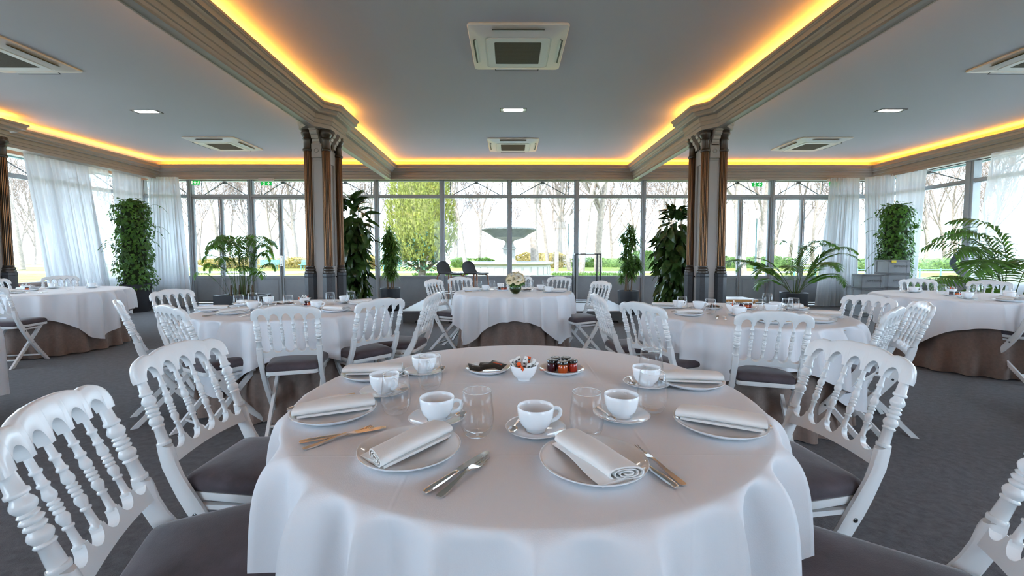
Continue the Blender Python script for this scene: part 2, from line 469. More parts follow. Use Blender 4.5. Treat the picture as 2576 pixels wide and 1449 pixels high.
M_BRACE = mat('brace_iron', (0.17, 0.18, 0.195), 0.5)
NWIN = [0]; NDOOR = [0]
def bay(T, a0, a1, braced=False, door=False, panel=None, pw=0.038, handles=True):
    """one glazed bay between two posts. (along, out, z): out > 0 is outside"""
    NWIN[0] += 1
    w = empty('window_%d' % NWIN[0]); w['kind'] = 'structure'
    panel = panel or M_PANEL
    a0 += pw; a1 -= pw
    fr = MB()
    frame_ring(fr, T, a0, a1, ZT+0.02, ZW+0.03, 0.02, -0.03, 0.03)
    if not door:
        frame_ring(fr, T, a0, a1, ZS, ZT-0.02, 0.02, -0.03, 0.03)
    fr.box(a0, a1, -0.05, 0.05, ZT-0.025, ZT+0.025, T)
    fr.build('window_frame', M_FRAME, w, smooth=False)
    MB().box(a0+0.02, a1-0.02, -0.004, 0.004, ZT+0.04, ZW, T).build('pane', M_PANE, w, smooth=False)
    if door:
        mid = (a0+a1)/2
        for s, (b0, b1) in enumerate(((a0, mid-0.004), (mid+0.004, a1))):
            NDOOR[0] += 1
            d = empty('door_%d' % NDOOR[0]); d['kind'] = 'structure'
            f = MB()
            frame_ring(f, T, b0, b1, 0.02, ZT-0.03, 0.045, -0.03, 0.03)
            f.box(b0+0.045, b1-0.045, -0.03, 0.03, ZS-0.04, ZS+0.02, T)
            f.build('door_frame', M_FRAME, d, smooth=False)
            MB().box(b0+0.045, b1-0.045, -0.004, 0.004, ZS+0.02, ZT-0.075, T).build('pane', M_PANE, d, smooth=False)
            p = MB(); p.box(b0+0.045, b1-0.045, -0.012, 0.012, 0.075, ZS-0.04, T)
            p.cbox(b0+0.09, b1-0.09, -0.022, -0.010, 0.11, ZS-0.075, 0.006, T)
            p.build('door_panel', panel, d, smooth=False)
            if s == 0 and handles:
                h = MB()
                h.cbox(mid-0.03, mid+0.03, -0.042, -0.03, 0.95, 1.2, 0.004, T)
                h.tube([T@Vector((mid, -0.04, 0.98)), T@Vector((mid, -0.085, 1.0)), T@Vector((mid, -0.085, 1.16)), T@Vector((mid, -0.04, 1.18))], 0.011, 8)
                h.tube([T@Vector((mid, -0.04, 0.1)), T@Vector((mid, -0.04, ZT-0.1))], 0.008, 6)
                h.build('door_handle', M_STEEL, d)
    else:
        MB().box(a0+0.02, a1-0.02, -0.004, 0.004, ZS+0.02, ZT-0.04, T).build('pane', M_PANE, w, smooth=False)
        p = MB(); p.box(a0, a1, -0.02, 0.02, 0.0, ZS, T); p.box(a0, a1, -0.035, -0.02, 0.0, 0.07, T)
        p.cbox(a0, a1, -0.05, 0.06, ZS-0.03, ZS+0.01, 0.005, T)
        p.build('sill_panel', panel, w, smooth=False)
    if braced:
        b = MB(); L = a1-a0; m = (a0+a1)/2
        q = lambda a, z: T@Vector((a, 0.16, z))
        for s in (-1, 1):
            b.tube([q(m+s*L*0.41, ZT), q(m+s*L*0.41, ZW+0.2)], 0.010, 6)
            b.tube([q(m+s*L*0.39, ZT+0.04), q(m+s*0.03, ZW-0.02)], 0.011, 6)
        b.cbox(m-0.04, m+0.04, 0.13, 0.19, ZW-0.05, ZW+0.08, 0.008, T)
        b.build('brace', M_BRACE, w)
    return w

def plane_T(ox, oy, ax, ay, nx, ny):
    return Matrix(((ax, nx, 0, ox), (ay, ny, 0, oy), (0, 0, 1, 0), (0, 0, 0, 1)))
T_back = plane_T(0, YB, 1, 0, 0, 1)
T_rear = plane_T(0, YR, 1, 0, 0, -1)
T_left = plane_T(XL, 0, 0, 1, -1, 0)
T_right = plane_T(XR, 0, 0, 1, 1, 0)

def wall(name, T, posts, header, label, w=0.042):
    e = empty(name); struct(e, label)
    for p in posts:
        m = MB(); m.cbox(p-w, p+w, -0.07, 0.09, 0, ZW+0.02, 0.008, T)
        m.box(p-w*0.45, p+w*0.45, -0.085, -0.065, 0.0, ZW, T)
        m.build('post', M_FRAME, e, smooth=False)
    MB().box(header[0], header[1], -0.06, 0.10, ZW, ZC+0.02, T).build('header', M_TRIM, e, smooth=False)
    return e
xb = [-8.72, -7.60, -6.17, -4.77, -3.18, -1.62, -0.01, 1.59, 3.19, 4.77, 6.27, 7.75, 8.69]
wall('wall_back', T_back, xb, (XL, XR), 'glazed garden wall with grey posts at the far end')
for i in range(len(xb)-1):
    bay(T_back, xb[i], xb[i+1], braced=i in (0, 1, 2, 3, 5, 6, 9, 10, 11), door=i in (1, 2, 9, 10))
yl = [YR+0.03, -1.0, 0.2, 1.8, 3.4, 5.0, 6.55, 8.25, 9.95]
wall('wall_left', T_left, yl, (YR, YB), 'glazed side wall behind the left curtains')
for i in range(len(yl)-1):
    bay(T_left, yl[i], yl[i+1], braced=True, panel=M_DADO)
yr = [YR+0.03, -1.2, 0.0, 1.6, 3.2, 4.8, 6.4, 7.99, 9.95]
wall('wall_right', T_right, yr, (YR, YB), 'glazed side wall behind the right curtains', 0.075)
for i in range(len(yr)-1):
    bay(T_right, yr[i], yr[i+1], braced=True)
xr_ = [XL+0.03, -6.6, -4.4, -2.2, 0.0, 2.2, 4.4, 6.6, XR-0.03]
wr_ = wall('wall_rear', T_rear, xr_, (XL, XR), 'glazed wall behind the viewer')
for i in range(len(xr_)-1):
    if i in (2, 5):  # unseen bays: these glazed, the others closed, to shape the room's light
        bay(T_rear, xr_[i], xr_[i+1])
    else:
        MB().box(xr_[i]+0.04, xr_[i+1]-0.04, -0.04, 0.04, 0, ZW, T_rear).build('wall_panel', M_TRIM, wr_, False)

# ---------------------------------------------------------------- cornices with a lit cove
CORN = [(-0.22, 2.98), (0.0, 2.98), (0.0, 3.03), (0.014, 3.036), (0.014, 3.085), (0.028, 3.092), (0.034, 3.125),
        (0.034, 3.150), (0.095, 3.152), (0.103, 3.160), (0.103, 3.180), (0.112, 3.186), (0.124, 3.202), (0.140, 3.226),
        (0.160, 3.246), (0.176, 3.254), (0.178, 3.262), (0.186, 3.266), (0.186, 3.290), (0.166, 3.290), (0.160, 3.205), (-0.22, 3.205)]
LEDP = [(0.012, 3.292), (0.050, 3.292), (0.050, 3.304), (0.012, 3.304)]
LEDB = [(0.018, 3.205), (0.044, 3.205), (0.044, 3.292), (0.018, 3.292)]
NT = [1]
def cornice(path, side, label, prof=CORN):
    NT[0] += 1
    o = MB().sweep(path, prof, True, side).build('trim_%d' % NT[0], M_TRIM, smooth=True, angle=25)
    struct(o, label)
    MB().sweep(path, LEDP, True, side).build('led_strip', M_LED, o, smooth=False)
    MB().sweep(path, LEDB, True, side).build('led_channel', M_TRIM, o, smooth=False)
    return o
cL, cR, cB, cF = -8.18, 8.53, 9.975, YR+0.17
jog = lambda x, s, y0, y1, d: [(x, y0), (x+s*d, y0), (x+s*d, y1), (x, y1)]
pathL = [(cL, cF)] + jog(cL, 1, 5.75, 6.72, 0.30) + [(cL, cB)]
cornice(pathL, -1, 'moulded cornice with amber cove light along the left wall')
cornice([(cL, cB), (cR, cB)], -1, 'moulded cornice with amber cove light above the garden windows')
cornice([(cR, cB), (cR, cF)], -1, 'moulded cornice with amber cove light along the right wall')
cornice([(cR, cF), (cL, cF)], -1, 'moulded cornice with amber cove light behind the viewer')

# two ceiling beams, each with a cove on both sides and blocks over the columns
BEAMS = [(-2.465, -0.026, 'left'), (2.875, 0.0045, 'right')]
COLY = 6.31
HW = 0.055
BP = [(u, z) for u, z in CORN if u >= 0] ; BP = [(-0.08, 2.985)] + BP[:-1] + [(0.16, 3.205), (-0.08, 3.205)]
for bx, sl, nm in BEAMS:
    NT[0] += 1
    cx = lambda y: bx + sl*(y+4.6)
    def side_path(s):
        pts = []
        for y, d in ((YR+0.1, 0), (-0.62-0.30, 0), (-0.62-0.30, 0.17), (-0.62+0.32, 0.17), (-0.62+0.32, 0), (COLY-0.44, 0), (COLY-0.27, 0.17),
                     (COLY+0.27, 0.17), (COLY+0.38, 0), (cB+0.03, 0)):
            pts.append((cx(y)+s*(HW+d), y))
        return pts
    b = MB()
    b.sweep(side_path(1), BP, True, -1)
    b.sweep(side_path(-1), BP, True, 1)
    core = [(cx(y)+s*(HW+0.001), y) for s, y in ((1, YR+0.1), (1, cB), (-1, cB), (-1, YR+0.1))]
    b.prism(core, 'z', 3.0, 3.2)
    core2 = [(cx(y)+s*0.025, y) for s, y in ((1, YR+0.1), (1, cB), (-1, cB), (-1, YR+0.1))]
    b.prism(core2, 'z', 3.2, ZC)
    b.box(cx(-0.62)-HW-0.166, cx(-0.62)+HW+0.166, -0.62-0.296, -0.62+0.316, 2.983, 3.19)
    q = HW+0.166
    b.prism([(cx(COLY)+s*w, COLY+d) for s, w, d in ((1, HW-0.004, -0.436), (1, q, -0.268), (1, q, 0.268), (1, HW-0.004, 0.376), (-1, HW-0.004, 0.376), (-1, q, 0.268), (-1, q, -0.268), (-1, HW-0.004, -0.436))], 'z', 2.983, 3.19)
    # a raised fillet either side of the soffit
    for s in (1, -1):
        b.prism([(cx(YR+0.1)+s*HW, YR+0.1), (cx(cB)+s*HW, cB), (cx(cB)+s*(HW-0.018), cB), (cx(YR+0.1)+s*(HW-0.018), YR+0.1)], 'z', 2.978, 3.02)
    o = struct(b.build('trim_%d' % NT[0], M_TRIM, smooth=True, angle=25), 'moulded ceiling beam with amber cove light on the %s' % nm)
    for s in (1, -1):
        MB().sweep(side_path(s), LEDP, True, -s).build('led_strip', M_LED, o, smooth=False)
        MB().sweep(side_path(s), LEDB, True, -s).build('led_channel', M_TRIM, o, smooth=False)

# ---------------------------------------------------------------- clustered columns
def colonnette_meshes():
    sh = MB()
    n = 20; ring = []
    for k in range(n*4):
        a = 2*PI*k/(n*4)
        ph = k % 4
        r = 0.058 if ph in (0, 1) else 0.047
        ring.append((r, a))
    z0, z1 = 1.06, 2.70
    N = len(ring)
    vs = []
    for z, s in ((z0, 1.04), (z0+0.5, 1.02), (z1, 0.95)):
        vs += [(r*s*math.cos(a), r*s*math.sin(a), z) for r, a in ring]
    for lev in range(2):
        for j in range(N):
            k = (j+1) % N
            sh.use(M_COPPER if j % 4 == 0 else M_BRONZE)
            base = len(sh.v)
            sh.add([vs[lev*N+j], vs[lev*N+k], vs[(lev+1)*N+k], vs[(lev+1)*N+j]], [(0, 1, 2, 3)])
    shaft = sh.mesh('shaft', None, False)
    cap = MB().lathe([(0.056, 2.685), (0.066, 2.69), (0.070, 2.705), (0.066, 2.72), (0.055, 2.725), (0.053, 2.83), (0.058, 2.845),
                      (0.066, 2.86), (0.058, 2.875), (0.062, 2.885), (0.080, 2.915), (0.085, 2.93), (0.085, 2.945), (0.078, 2.948), (0.078, 2.99)], 28)
    cap = cap.mesh('capital', M_BRONZE)
    base = MB().lathe([(0.082, 0.955), (0.084, 0.965), (0.080, 0.985), (0.072, 0.99), (0.074, 1.0), (0.076, 1.015), (0.068, 1.03), (0.062, 1.035),
                       (0.066, 1.045), (0.062, 1.06), (0.058, 1.065)], 28).mesh('base_moulding', M_BRONZE)
    ped = MB().lathe([(0.097, 0.0), (0.097, 0.06), (0.090, 0.07), (0.088, 0.90), (0.092, 0.91), (0.092, 0.945), (0.084, 0.957)], 8).mesh('pedestal', M_STONE, True, 20)
    return shaft, cap, base, ped
CM = colonnette_meshes()
def bracket_mesh():
    out = [(0.0, 2.78), (0.03, 2.78), (0.03, 2.81), (0.045, 2.825), (0.05, 2.85), (0.075, 2.86), (0.085, 2.885), (0.085, 2.90), (0.115, 2.91), (0.13, 2.935),
           (0.13, 2.955), (0.15, 2.96), (0.15, 2.99), (0.0, 2.99)]
    return MB().prism(out, 'x', -0.05, 0.05).mesh('bracket', M_TRIM, True, 25)
BRK = bracket_mesh()
def column(x, y, label, dy=0.21, dx=0.13, skip=()):
    c = empty('column', (x, y, 0))
    tag(c, label, 'column')
    p = MB()
    p.box(-0.085, 0.085, -0.20, 0.20, 0.0, 2.99)
    for s in (-1, 1):                                   # narrow faces: raised border and foot block
        yf = s*0.20
        a, b_ = sorted((yf, yf+s*0.012))
        p.cbox(-0.072, 0.072, a, b_, 0.60, 2.60, 0.004)
        a, b_ = sorted((yf+s*0.012, yf+s*0.020))
        p.box(-0.072, -0.058, a, b_, 0.66, 2.58); p.box(0.058, 0.072, a, b_, 0.66, 2.58)
        p.box(-0.072, 0.072, a, b_, 0.66, 0.674); p.box(-0.072, 0.072, a, b_, 2.566, 2.58)
        a, b_ = sorted((yf, yf+s*0.030)); p.cbox(-0.075, 0.075, a, b_, 2.60, 2.80, 0.006)
        a, b_ = sorted((yf, yf+s*0.022)); p.cbox(-0.060, 0.060, a, b_, 0.0, 0.58, 0.004)
    for s in (-1, 1):                                   # wide faces: raised stiles round a sunk panel
        xf = s*0.085
        a, b_ = sorted((xf, xf+s*0.022))
        p.box(a, b_, -0.16, -0.10, 0.9, 2.75); p.box(a, b_, 0.10, 0.16, 0.9, 2.75)
        p.box(a, b_, -0.10, 0.10, 2.55, 2.75); p.box(a, b_, -0.10, 0.10, 0.9, 1.05)
        p.cbox(a, b_, -0.13, 0.13, 0.0, 0.88, 0.005)
    p.build('pier', M_PIER, c, smooth=True, angle=25)
    for s in (-1, 1):
        Mx = Matrix.Translation((0, s*0.235, 2.70)) @ Matrix.Rotation(PI/2*s, 4, 'X')
        MB().lathe([(0.0001, 0.0), (0.032, 0.0), (0.032, 0.006), (0.026, 0.010), (0.024, 0.004), (0.0001, 0.004)], 24, Matrix.Translation((0, s*0.228, 2.70)) @ Matrix.Rotation(-PI/2*s, 4, 'X')).build('medallion', M_PIER, c)
    for sx in (-1, 1):
        for sy in (-1, 1):
            if (sx, sy) in skip:
                continue
            e = empty('colonnette', (sx*dx, sy*dy, 0), 0, c)
            for nm, me in zip(('shaft', 'capital', 'base_moulding', 'pedestal'), CM):
                obj(nm, me, e)
    for s in (-1, 1):
        obj('bracket', BRK, c, (0, s*0.20, 0), (0, 0, 0 if s > 0 else PI))
        for q in (-0.09, 0.09):
            obj('bracket', BRK, c, (s*0.107, q, 0), (0, 0, -PI/2*s), (0.7, 0.8, 1))
    return c
bxc = lambda i, y: BEAMS[i][0] + BEAMS[i][1]*(y+4.6)
column(bxc(0, COLY), COLY, 'clustered bronze column with granite feet left of the centre aisle')
column(bxc(1, COLY), COLY, 'clustered bronze column with granite feet right of the centre aisle')
column(-7.80, 6.27, 'clustered bronze column against the left wall at the picture edge')

# ---------------------------------------------------------------- ceiling cassettes, spots
def cassette(x, y, label):
    c = empty('ceiling_air_conditioner', (x, y, ZC))
    tag(c, label, 'air conditioner', 'ceiling air conditioning cassettes')
    def rr(h, r, z, n=5):
        pts = []
        for cx_, cy_, a0 in ((h-r, h-r, 0), (-h+r, h-r, PI/2), (-h+r, -h+r, PI), (h-r, -h+r, 3*PI/2)):
            for k in range(n+1):
                a = a0 + PI/2*k/n
                pts.append((cx_+r*math.cos(a), cy_+r*math.sin(a), z))
        return pts
    b = MB()
    b.loft([rr(0.485, 0.035, 0.0), rr(0.49, 0.035, -0.012), rr(0.482, 0.035, -0.022), rr(0.472, 0.035, -0.023), rr(0.385, 0.05, -0.055), rr(0.335, 0.05, -0.062),
            rr(0.330, 0.05, -0.058), rr(0.318, 0.05, -0.058), rr(0.313, 0.05, -0.066), rr(0.24, 0.02, -0.066), rr(0.235, 0.01, -0.058)], True, True)
    b.build('casing', M_PLASTIC, c, smooth=True, angle=20)
    g = MB()
    for k in range(38):
        yy = -0.232 + k*0.0124
        g.box(-0.234, 0.234, yy, yy+0.006, -0.0655, -0.0585)
    g.box(-0.236, 0.236, -0.236, 0.236, -0.060, -0.0575)
    g.build('grille', M_GRILLE, c, smooth=False)
    for k in range(4):
        R = Matrix.Rotation(k*PI/2, 4, 'Z') @ Matrix.Translation((0, 0.425, -0.0405)) @ Matrix.Rotation(rad(-20.5), 4, 'X')
        s = MB().box(-0.25, 0.25, -0.028, 0.028, -0.002, 0.002, R).build('air_slot', M_BLACK, c, smooth=False)
        F = Matrix.Rotation(k*PI/2, 4, 'Z') @ Matrix.Translation((0, 0.421, -0.045)) @ Matrix.Rotation(rad(-26 if k % 2 else -12), 4, 'X')
        MB().cbox(-0.243, 0.243, -0.014, 0.014, -0.002, 0.002, 0.001, F).build('louvre', M_PLASTIC, s, smooth=False)
    return c
cassette(0.08, 4.58, 'white ceiling air conditioner above the foreground table, nearest in centre bay')
cassette(0.06, 8.50, 'white ceiling air conditioner in the centre bay near the garden windows')
cassette(-5.58, 4.70, 'white ceiling air conditioner cut by the left picture edge')
cassette(-5.62, 8.45, 'white ceiling air conditioner in left bay near the garden doors')
cassette(5.92, 4.65, 'white ceiling air conditioner cut by the right picture edge')
cassette(5.92, 8.42, 'white ceiling air conditioner in right bay near the garden doors')
def spot(x, y, label):
    c = empty('ceiling_light', (x, y, ZC)); tag(c, label, 'ceiling light', 'recessed ceiling lights')
    f = MB(); frame_ring(f, Matrix(((1,0,0,0),(0,0,1,0),(0,-1,0,0),(0,0,0,1))), -0.20, 0.20, -0.075, 0.075, 0.012, 0.0, 0.006)
    f.build('light_frame', M_BLACKMETAL, c, smooth=False)
    MB().box(-0.145, 0.145, -0.045, 0.045, -0.005, -0.001).build('diffuser', M_LAMP, c, smooth=False)
    MB().box(-0.188, 0.188, -0.063, 0.063, -0.003, -0.001).build('baffle', M_PLASTIC, c, smooth=False)
spot(-5.56, 6.60, 'small recessed ceiling light glowing in the left bay')
spot(0.05, 6.50, 'small recessed ceiling light glowing in the centre bay')
spot(5.78, 6.50, 'small recessed ceiling light glowing in the right bay')

# ---------------------------------------------------------------- exit signs
def exit_sign(x, y, z, label, plain=False, rz=0):
    c = empty('exit_sign', (x, y, z), rz); tag(c, label, 'exit sign', 'green exit signs over the garden doors')
    if not plain:
        MB().cbox(-0.17, 0.17, -0.03, 0.03, 0.055, 0.12, 0.005).build('housing', M_SIGNBOX, c, smooth=False)
    w, h = (0.095, 0.046) if plain else (0.125, 0.045)
    pl = MB().box(-w, w, -0.006, 0.006, -h, h).build('sign_plate', M_SIGN, c, smooth=False)
    a = MB(); yq = -0.0075; s = -1 if plain else 1
    ax = -0.01*1 if plain else 0.055
    for t in ([(ax-0.010, 0.035), (ax+0.010, 0.035), (ax+0.010, 0.0), (ax-0.010, 0.0)], [(ax-0.034, 0.006), (ax-0.018, 0.012), (ax, -0.012), (ax+0.018, 0.012), (ax+0.034, 0.006), (ax, -0.036)]):
        a.prism([(p[0], p[1]*h/0.045) for p in t], 'y', yq, -0.0062)
    a.build('arrow', M_SIGNW, pl, smooth=False)
    d = MB(); dx = -0.075 if plain else -0.055
    d.box(dx-0.022, dx+0.022 if not plain else dx+0.01, yq, -0.0062, -h*0.85, h*0.85)
    d.build('door_symbol', M_SIGNW, pl, smooth=False)
    r = MB(); rx = 0.065 if plain else -0.055; mt = M_SIGNW if plain else M_SIGN; q0 = -0.009
    r.lathe([(0.0001, -0.001), (0.007, -0.001), (0.007, 0.001), (0.0001, 0.001)], 10, Matrix.Translation((rx+0.004, q0, 0.026)) @ Matrix.Rotation(PI/2, 4, 'X'))
    for p in ([(rx-0.006, 0.018), (rx+0.008, 0.016), (rx+0.003, -0.008), (rx-0.009, -0.006)], [(rx-0.009, -0.004), (rx-0.001, -0.006), (rx-0.016, -0.034), (rx-0.022, -0.03)],
              [(rx-0.002, -0.006), (rx+0.005, -0.006), (rx+0.018, -0.028), (rx+0.011, -0.032)], [(rx+0.006, 0.014), (rx+0.020, 0.004), (rx+0.018, 0.0), (rx+0.004, 0.008)],
              [(rx-0.006, 0.016), (rx-0.018, 0.006), (rx-0.016, 0.002), (rx-0.004, 0.010)]):
        r.prism(p, 'y', q0-0.001, q0+0.001)
    r.build('running_figure', mt, pl, smooth=False)
exit_sign(-7.35, 9.99, 2.905, 'flat green exit sign beside the left curtain', True)
exit_sign(-5.68, 9.95, 2.880, 'green exit sign in a beige box over the left garden doors')
exit_sign(5.79, 9.95, 2.865, 'green exit sign in a beige box right of the right column')
exit_sign(7.58, 9.90, 2.870, 'green exit sign in a beige box beside the right curtain')

# ---------------------------------------------------------------- curtains
def curtain(top, bot, ztop, zbot, folds, amp, mt, label, seed, inward, mid=None):
    """top, bot: ((x,y),(x,y)); inward: unit normal for the pleats"""
    rng = random.Random(seed)
    n = folds*10; K = 22
    ph = [rng.uniform(-0.6, 0.6) for _ in range(folds+2)]
    am = [rng.uniform(0.5, 1.15) for _ in range(folds+2)]
    lean = [rng.uniform(-1, 1) for _ in range(folds+2)]
    vs = []
    for k in range(K+1):
        t = k/K
        z = ztop+(zbot-ztop)*t
        for i in range(n+1):
            s = i/n
            fi = s*folds; j = int(fi); fr = fi-j
            e = lambda arr: arr[j]*(1-fr)+arr[min(j+1, folds+1)]*fr
            sw = s + 0.016*e(lean)*math.sin(t*PI*0.5)
            x = (top[0][0]+(top[1][0]-top[0][0])*sw)*(1-t)+(bot[0][0]+(bot[1][0]-bot[0][0])*sw)*t
            y = (top[0][1]+(top[1][1]-top[0][1])*sw)*(1-t)+(bot[0][1]+(bot[1][1]-bot[0][1])*sw)*t
            d = amp*e(am)*(0.55+0.6*t)*math.sin(2*PI*fi+e(ph)) + amp*0.35*math.sin(2*PI*fi*0.37+seed+t*2)
            d *= 1 if t > 0.05 else 0.8
            vs.append((x+inward[0]*d, y+inward[1]*d, z))
    fs = [(k*(n+1)+i, k*(n+1)+i+1, (k+1)*(n+1)+i+1, (k+1)*(n+1)+i) for k in range(K) for i in range(n)]
    m = MB().add(vs, fs)
    me = bpy.data.meshes.new('curtain'); me.from_pydata(m.v, [], m.f); me.materials.append(mt); me.shade_smooth(); me.update()
    o = obj('curtain', me); tag(o, label, 'curtain', 'sheer white curtains')
    return o
XC = -8.42
curtain(((XC, 7.42), (XC, 8.55)), ((XC+0.05, 7.75), (XC, 8.95)), 3.01, 0.02, 15, 0.048, M_SHEER, 'white curtain hanging by the left wall pier, swept to the right', 1, (1, 0))
curtain(((XC, 8.52), (XC, 8.98)), ((XC, 8.75), (XC, 9.2)), 3.01, 0.02, 4, 0.020, M_VOILE, 'thin see-through curtain behind the left ivy column', 2, (1, 0))
curtain(((XC, 9.05), (XC, 9.75)), ((XC, 9.2), (XC, 9.8)), 3.01, 0.02, 7, 0.042, M_SHEER, 'narrow white curtain in the far left corner', 3, (1, 0))
curtain(((-8.36, 9.86), (-7.66, 9.86)), ((-8.40, 9.82), (-7.45, 9.82)), 3.01, 0.02, 11, 0.050, M_SHEER, 'white curtain right of the left ivy column', 4, (0, -1))
curtain(((7.46, 9.86), (8.12, 9.86)), ((7.15, 9.82), (8.14, 9.82)), 3.01, 0.02, 12, 0.050, M_SHEER, 'white curtain right of the palm by the right doors', 5, (0, -1))
curtain(((8.24, 9.86), (8.56, 9.42)), ((8.36, 9.80), (8.56, 9.42)), 3.01, 0.02, 9, 0.034, M_SHEER, 'white curtain gathered in the far right corner', 6, (-0.8, -0.6))
curtain(((8.56, 9.40), (8.56, 8.72)), ((8.56, 9.35), (8.56, 8.85)), 3.01, 0.02, 7, 0.028, M_SHEER, 'white curtain behind the right ivy column', 7, (-1, 0))
curtain(((8.50, 7.50), (8.50, 5.2)), ((8.46, 7.75), (8.46, 5.3)), 3.01, 0.02, 11, 0.016, M_VOILE, 'wide see-through curtain at the right picture edge', 8, (-1, 0))

# ================================================================ folding spindle-back chairs
LEAN = 0.326
def BPt(x, z, d=0.0):
    """point on the leaning back: d forward of its centre plane, bowed in plan"""
    bow = -0.016*max(0.0, 1-(x/0.20)**2)*min(1, max(0, (z-0.55)/0.15))
    return (x, -0.185-LEAN*(z-0.605)+(d+bow)*0.951, z+d*0.309)
SPX = [-0.105, -0.035, 0.035, 0.105]
def crest_top(x):
    a = abs(x)
    pts = [(0, 0.903), (0.05, 0.9015), (0.085, 0.896), (0.105, 0.890), (0.115, 0.886), (0.122, 0.8865), (0.135, 0.8895), (0.150, 0.889), (0.165, 0.884), (0.178, 0.878),
           (0.190, 0.869), (0.198, 0.858), (0.2025, 0.846)]
    for (a0, z0), (a1, z1) in zip(pts, pts[1:]):
        if a <= a1:
            t = (a-a0)/(a1-a0); return z0+(z1-z0)*t
    return 0.846
def crest_bot(x):
    foot, apex = 0.811, 0.853
    for k in range(5):
        xm = -0.14+0.07*k; h = 0.0268
        u = (x-xm)/h
        if abs(u) < 1:
            return foot+(apex-foot-(0.004 if k in (0, 4) else 0))*math.sqrt(1-u*u)
    return foot+0.001
def crest_mesh():
    xs = set()
    for k in range(5):
        xm = -0.14+0.07*k
        for j in range(17):
            xs.add(round(xm+0.0268*math.cos(PI*j/16), 5))
    for k in range(-41, 42):
        xs.add(round(k*0.2025/41, 5))
    xs = sorted(xs); secs = []
    for x in xs:
        t, b = crest_top(x), crest_bot(x)
        e = max(0.0, (abs(x)-0.193)/0.0095)
        h = 0.0125*(1-0.30*e*e)
        r = min(0.006, (t-b)*0.3)
        lo = min(0.002, (t-b)*0.1)
        ring = [(-h, b), (h, b), (h+0.002, (t+b)/2), (h-0.001, t-r), (h-0.5*r, t-0.35*r), (h*0.35, t), (-h*0.35, t), (-h+0.5*r, t-0.35*r), (-h+0.001, t-r), (-h-0.002, (t+b)/2)]
        secs.append([BPt(x, z, d) for d, z in ring])
    return MB().loft(secs).mesh('crest_rail', M_CHAIR, True, 60)
def rail_mesh():
    xs = set()
    for k in range(5):
        xm = -0.14+0.07*k
        for j in range(15):
            xs.add(round(xm+0.028*math.cos(PI*j/14), 5))
    for k in range(-30, 31):
        xs.add(round(k*0.168/30, 5))
    secs = []
    for x in sorted(xs):
        if abs(x) > 0.168: continue
        t = 0.613
        for k in range(5):
            u = (x-(-0.14+0.07*k))/0.028
            if abs(u) < 1: t = 0.613-0.030*math.sqrt(1-u*u)
        b = 0.548+0.012*(1-(x/0.168)**2)
        h = 0.0115
        ring = [(-h, b), (h, b), (h, t), (-h, t)]
        secs.append([BPt(x, z, d) for d, z in ring])
    return MB().loft(secs).mesh('lower_rail', M_CHAIR, True, 50)
POST = [(0, .0125), (.17, .0145), (.185, .0180), (.205, .0185), (.222, .0180), (.232, .0130), (.25, .0135), (.275, .0170), (.305, .0195), (.335, .0195), (.365, .0165), (.385, .0130),
        (.395, .0155), (.408, .0172), (.421, .0155), (.432, .0128), (.445, .0165), (.466, .0190), (.487, .0165), (.50, .0130), (.512, .0160), (.530, .0182), (.548, .0160), (.56, .0128),
        (.58, .0165), (.61, .0195), (.64, .0195), (.67, .0165), (.69, .0138), (.70, .0165), (.713, .0180), (.727, .0165), (.738, .0138), (.94, .0155), (.945, .0185), (.965, .0195), (.985, .0185), (1.0, .0180)]
SPIN = [(0, .0068), (.14, .0074), (.15, .0098), (.165, .0108), (.18, .0098), (.19, .0070), (.28, .0080), (.29, .0100), (.305, .0112), (.32, .0100), (.33, .0075), (.37, .0092), (.41, .0118), (.44, .0110), (.47, .0074),
        (.48, .0098), (.492, .0108), (.504, .0098), (.514, .0074), (.527, .0104), (.54, .0116), (.553, .0104), (.566, .0074), (.578, .0098), (.59, .0106), (.602, .0098), (.612, .0074),
        (.645, .0112), (.675, .0116), (.715, .0090), (.745, .0068), (.752, .0096), (.765, .0106), (.778, .0096), (.786, .0070), (.95, .0082), (.957, .0100), (.975, .0106), (1.0, .0100)]
def turned(x, prof, z0, z1, n, dx=0.0):
    a = Vector(BPt(x+dx, z1)); b = Vector(BPt(x, z0))
    ax = (b-a); L = ax.length; ax.normalize()
    q = ax.to_track_quat('Z', 'Y').to_matrix().to_4x4()
    M = Matrix.Translation(a) @ q
    return MB().lathe([(r, t*L) for t, r in prof], n, M)
def leg_mesh(s):
    cl = [(-0.186, 0.612, .041), (-0.180, 0.585, .041), (-0.170, 0.545, .041), (-0.152, 0.50, .043), (-0.128, 0.455, .048), (-0.098, 0.405, .051), (-0.060, 0.345, .048),
          (-0.012, 0.275, .045), (0.045, 0.20, .043), (0.105, 0.125, .041), (0.165, 0.058, .039), (0.212, 0.004, .037)]
    secs = []
    for i, (y, z, w) in enumerate(cl):
        p0 = cl[max(i-1, 0)]; p1 = cl[min(i+1, len(cl)-1)]
        d = Vector((p1[0]-p0[0], p1[1]-p0[1])).normalized(); nrm = Vector((-d.y, d.x))
        if i == len(cl)-1: nrm = Vector((1, 0))
        if i == 0: nrm = Vector((0.95, -0.31)) * (1 if nrm.dot(Vector((0.95, -0.31))) > 0 else -1)
        h = w/2; t = 0.0165 if i < 3 else 0.0135
        ring = []
        for a, b in ((-h, -t+.003), (-h+.003, -t), (h*0.2, -t*1.0), (h-.006, -t*0.8), (h, -t*0.4), (h, t*0.4), (h-.006, t*0.8), (h*0.2, t), (-h+.003, t), (-h, t-.003)):
            ring.append((s*0.178+b, y+nrm.x*a, max(0.0, z+nrm.y*a)))
        secs.append(ring)
    m = MB().loft(secs)
    return m.mesh('side_leg', M_CHAIR, True, 40)
